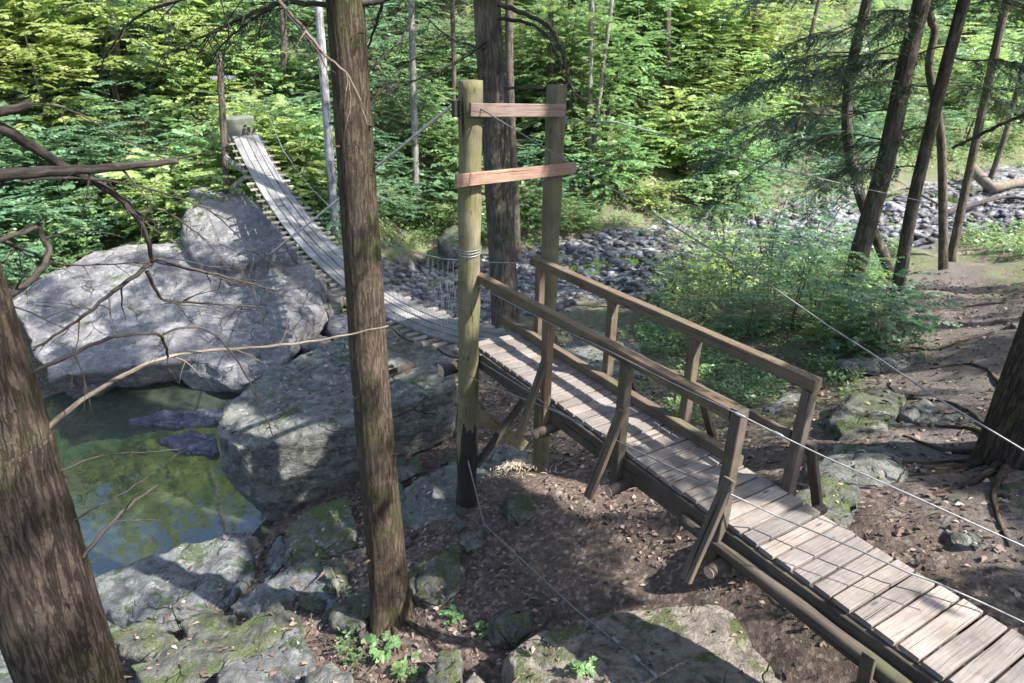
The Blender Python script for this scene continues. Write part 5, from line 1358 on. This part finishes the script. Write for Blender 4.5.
# ------------------------------------------------------------------ crowns: they shade the place, with gaps where the photograph has sun flecks
lit = []
def L_(px, py, z, r): lit.append((at_z(px, py, z), r))
for s_ in (0.0, .3, .75, 1.2, 1.75, 2.15): lit.append((RP(s_, .33, 0), .34))
for s_ in (3.75, 4.15, 4.6, 5.1, 5.6): lit.append((RP(s_, .3 + .2 * math.sin(s_ * 5), 0), .26))
for px, py in [(470, 95), (470, 150), (471, 210), (470, 270), (470, 320)]: lit.append((at_y(px, py, 6.5), .16))
for px, py in [(500, 109), (540, 109), (490, 178), (540, 171)]: lit.append((at_y(px, py, 6.8), .14))
for px, py in [(352, 95), (354, 130), (350, 165)]: lit.append((at_y(px, py, 4.95), .1))
for px, py, z, r in [(258, 438, -5.3, .3), (292, 430, -5.2, .22), (236, 462, -5.8, .25), (262, 480, -6.1, .25), (300, 462, -5.8, .2), (235, 415, -5.25, .2), (340, 350, -4.95, .2), (545, 482, -5.15, .3), (512, 464, -5.15, .25), (590, 500, -5.1, .3), (640, 505, -5.0, .25), (440, 628, -5.1, .25), (410, 640, -5.2, .25), (520, 585, -5.1, .16), (560, 640, -4.6, .3), (610, 650, -4.6, .34), (690, 612, -4.6, .25), (640, 615, -4.65, .2), (700, 645, -4.5, .3), (745, 660, -4.4, .25),
   (868, 515, -3.62, .6), (905, 530, -3.5, .4), (845, 480, -3.85, .3), (850, 410, -4.2, .25), (770, 660, -4.35, .4), (550, 650, -4.6, .45), (838, 494, -3.7, .2), (930, 500, -3.6, .2), (780, 468, -4.2, .2), (905, 275, -4.8, .5), (950, 300, -4.6, .5), (935, 330, -4.4, .4), (985, 290, -4.8, .5), (915, 370, -4.3, .3), (900, 440, -4.05, .25), (955, 380, -4.1, .25), (890, 250, -5.6, 1.0), (860, 258, -5.5, .7), (430, 316, -3.7, .4), (390, 300, -3.8, .3), (205, 195, -3.4, 1.3), (235, 215, -3.8, .9), (215, 235, -4.4, .7), (170, 340, -5.9, .3), (200, 560, -6.3, .45), (160, 575, -6.35, .3), (300, 590, -5.9, .3), (260, 640, -5.6, .25), (420, 500, -5.5, .2), (120, 275, -4.9, .5), (90, 330, -5.5, .35), (700, 360, -5.2, .3), (660, 400, -5.1, .25), (800, 400, -4.7, .25), (600, 350, -5.6, .4)]: L_(px, py, z, r)
LP = np.array([p for p, r in lit]); LR = np.array([r for p, r in lit])
# sunlit open areas: no crown may stand in the sun's way here (creek upstream, left slope, top middle of the hill)
open_areas = [((24, 36, -5), 5.0), ((18, 27, -6), 2.2), ((32, 42, -5.5), 9), ((-17, 24, 0), 7.5), ((-13, 17, -4), 3.2), ((2, 34, 0), 6), ((-8, 33, 3), 6), ((20, 48, 3), 8), ((-16, 34, 6), 7), ((5, 48, 8), 9), ((-26, 30, 6), 8), ((12, 44, 2), 6.5), ((9, 36, -3), 4.0), ((-9, 21, -3), 2.2)]
OP = np.array([p for p, r in open_areas], float); OR = np.array([r for p, r in open_areas])
def keep_mask(C, jit):
    k = np.ones(len(C), bool)
    for P0, r in list(zip(LP, LR)) + list(zip(OP, OR)):
        v = C - P0; t = v @ SDIR
        d = np.linalg.norm(v - t[:, None] * SDIR, axis=1)
        k &= ~((t > .6) & (d < r + jit))
    px, py, z = proj(C)
    k &= ~((z > .05) & (z < 26) & (px > -25) & (px < 1050) & (py > -14) & (py < 720))
    k &= np.linalg.norm(C, axis=1) > 2.2
    return k
def crown(root, cx, cy, z0, z1, r, n, mat='needle', leaf=.17, ratio=.28, conic=.45, seed=1, nl=13, slen=.75):
    g = np.random.default_rng(seed)
    u = g.random(n) ** .9; z = z0 + (z1 - z0) * u
    rr = r * (1 - (1 - conic) * u) * np.sqrt(g.random(n) * .92 + .03)
    th = g.uniform(0, 6.28, n) ; th = th + .5 * np.sin(th * 3 + seed)
    S = np.column_stack([cx + rr * np.cos(th), cy + rr * np.sin(th), z + g.normal(0, .2, n) - rr * .12])
    cl = vn(S, .75, seed) + .5 * vn(S, 1.7, seed + 3)
    keep = cl > -.12
    S, th = S[keep], th[keep]
    D = unit(np.column_stack([np.cos(th), np.sin(th), g.uniform(-.35, .25, len(S))]))
    V, F, R = spray_leaves(S, D, nl, slen, leaf, g, .15, ratio)
    q = F.shape[1]; k = keep_mask(V.reshape(-1, q, 3).mean(1), .02)
    V = V.reshape(-1, q, 3)[k].reshape(-1, 3); R = R[k]; F = np.arange(len(V)).reshape(-1, q)
    part_me('crown', np_mesh('crown', V, F, M[mat], R), root)
crown(rt_root, 6.0, 5.7, 0.6, 10.5, 5.0, 6800, seed=1)
crown(ct_root, -1.1, 5.0, 2.0, 9.5, 3.4, 3300, seed=2)
crown(lt_root, -3.2, 2.4, 2.6, 9.0, 3.2, 2600, seed=3)
crown(mt_root, 0.9, 12.4, 2.6, 12.5, 4.7, 5600, seed=4)
for i, t in enumerate((tA, tB, tC, tD, tE)):
    q = t[1][-1]; b = t[1][1]
    crown(t[0], (q[0] + b[0]) / 2 + .5, q[1], 1.8 + .06 * q[1], 9.5, 2.7, 1700, seed=10 + i, conic=.6)
def hidden_tree(x, y, r, z0, z1, n, seed, label, h=12):  # tree out of view, added to shade the near ground
    b = gz(x, y)
    root = thing('hemlock_tree', (x, y, b), label, 'tree')
    mb = MB(); mb.tube([np.array([x + .02 * i * math.sin(seed), y, b - .3 + (z1 - b + .3) * i / 14]) for i in range(15)], [.2 * (1 - .055 * i) for i in range(15)], 16, disp=bark_disp(seed, .05, 0, 12)); part('trunk', mb, M['bark'], root, True)
    crown(root, x, y, z0, z1, r, n, seed=seed)
hidden_tree(11.6, 2.9, 4.2, 2.5, 12.5, 4300, 31, 'unseen hemlock tree added for shade right of the big mossy trunk')
hidden_tree(14.8, 7.8, 4.4, 2.6, 12.0, 4000, 32, 'unseen hemlock tree added for shade on the hillside right of the path')
hidden_tree(4.2, -3.4, 4.0, 3.0, 12.0, 3400, 33, 'unseen hemlock tree added for shade behind the ramp end')
for i, (x, y, r) in enumerate([(-12, 24.5, 3.6), (-18, 27, 4.0), (-6, 28, 3.4), (-22, 22, 3.6), (-14, 32, 4.0), (1.5, 30, 3.2), (24, 33, 3.6), (15, 36, 3.4)]):  # crowns on the left are added above view for the pool to reflect
    b = gz(x, y); z0 = max(.12 * y + 1.2, b + 4)
    root = thing('maple_tree', (x, y, b), ('broad leafed tree added for the pool reflection with its crown above view over the far bridge end', 'broad leafed tree added for the pool reflection with its crown above view at the left end of the sunlit slope', 'broad leafed tree added for the pool reflection with its crown above view between the far tower and the creek', 'broad leafed tree added for the pool reflection with its crown above view at the far left edge of the slope', 'broad leafed tree high on the sunlit slope', 'broad leafed tree on the hill behind the near tower', 'broad leafed tree beyond the driftwood', 'broad leafed tree on the hill behind the leaning trunks')[i], 'tree')
    mb = MB(); mb.tube([np.array([x + .1 * math.sin(j + i), y, b - .3 + (z0 + 6 - b) * j / 12]) for j in range(13)], [.13 * (1 - .06 * j) for j in range(13)], 12, disp=bark_disp(i, .05, 0, 9)); part('trunk', mb, M['bark_far'], root, True)
    crown(root, x, y, z0, z0 + 9, r, 1500, 'leaf_y' if i < 6 else 'leaf', .26, .6, .6, 80 + i, 11, .9)
for i, o in enumerate([o for o in COL.objects if o.name.split('.')[0] in ('slim_tree', 'birch_tree')]):
    x, y, z = o.location; px, py, dz = proj(np.array([[x, y, z]]))
    crown(o, x, y, max(z + 5.5, .12 * y + 1.5), max(z + 13, .12 * y + 8), 2.0, 170, 'leaf', .3, .55, .7, 50 + i, 10, 1.0)

# hemlock boughs of the leaning trees, hanging into view at the upper right
def boughs(root, Q, n, zlo, zhi, lenr, seed, toward=-1, mat='needle'):
    g = random.Random(seed); gg = np.random.default_rng(seed)
    cand = [q for q in Q if zlo < q[2] < zhi]
    for i in range(n):
        q = cand[int(i / n * len(cand))]; L = g.uniform(*lenr); a = (math.pi if toward < 0 else 0) + g.gauss(0, .55)
        d = np.array([math.cos(a), math.sin(a) * .8, g.uniform(-.3, .35)]); d /= np.linalg.norm(d)
        dr = g.uniform(.1, .34); wz = g.uniform(0, 6)
        P = [q + d * L * t - EZ * (dr * L * t * t) + np.array([0, .06 * math.sin(wz + 7 * t), .05 * math.sin(wz * 2 + 9 * t)]) for t in np.linspace(0, 1, 14)]
        mb = MB(); mb.tube(P, [.017 * (1 - .065 * j) for j in range(14)], 5)
        S, D = [], []
        for j in range(3, 14):
            for sd in (-1, 1):
                for _ in range(2):
                    s = np.cross(d, EZ) * sd; dd = d * g.uniform(.2, 1) + s * g.uniform(.3, 1) + EZ * g.uniform(-.7, .15); dd /= np.linalg.norm(dd)
                    S.append(P[j]); D.append(dd)
                    bl = (.65 - .035 * j) * .8
                    mb.tube([P[j], P[j] + dd * bl * .5, P[j] + dd * bl - EZ * .04], [.005, .004, .0015], 4, cap=False)
        S, D = np.array(S), np.array(D)
        br = part('branch', mb, M['twig'], root)
        V, F, R = spray_leaves(S, D, 24, .55, .1, gg, .45, .24)
        part_me('needle_sprays', np_mesh('needle_sprays', V, F, M[mat], R), br)
boughs(tA[0], tA[1], 8, -1.8, 1.6, (1.6, 3.0), 1)
boughs(tE[0], tE[1], 6, -1.5, 1.8, (1.6, 3.2), 2)
boughs(tB[0], tB[1], 5, -2.0, 1.6, (1.2, 2.4), 3)
boughs(tD[0], tD[1], 4, -1.0, 2.0, (1.0, 2.2), 4, 1)
boughs(tB[0], tB[1], 3, -.6, 1.6, (1.2, 2.2), 5, 1)

# fine hemlock sprays on the dead looking limbs at the top left
def limb_sprays(root, px, Y, n, seed):
    g = np.random.default_rng(seed); P = smooth_path([at_y(x, y, q) for (x, y), q in zip(px, np.linspace(Y[0], Y[1], len(px)))], 60)
    S, D = [], []
    for _ in range(n):
        i = g.integers(8, 59); t = P[i] - P[i - 1]; t /= np.linalg.norm(t)
        d = t * g.uniform(.2, 1) + np.array([g.normal(0, .5), g.normal(0, .6), g.normal(-.25, .35)]); S.append(P[i] + d * g.uniform(0, .12)); D.append(d / np.linalg.norm(d))
    V, F, R = spray_leaves(np.array(S), np.array(D), 26, .38, .042, g, .3, .2)
    part_me('needle_sprays', np_mesh('needle_sprays', V, F, M['needle'], R), root)
limb_sprays(ct_root, [(345, 4), (310, 4), (280, 3), (245, 17), (200, 38), (150, 60)], (4.95, 5.6), 46, 3)
limb_sprays(ct_root, [(345, -6), (260, -14), (200, 0), (150, 14)], (4.95, 5.3), 40, 4)
limb_sprays(ct_root, [(300, -4), (255, 18), (236, 32), (215, 55)], (5.1, 5.7), 26, 5)
limb_sprays(ct_root, [(352, 40), (385, 22), (420, 8), (455, -6)], (5.0, 6.2), 22, 6)
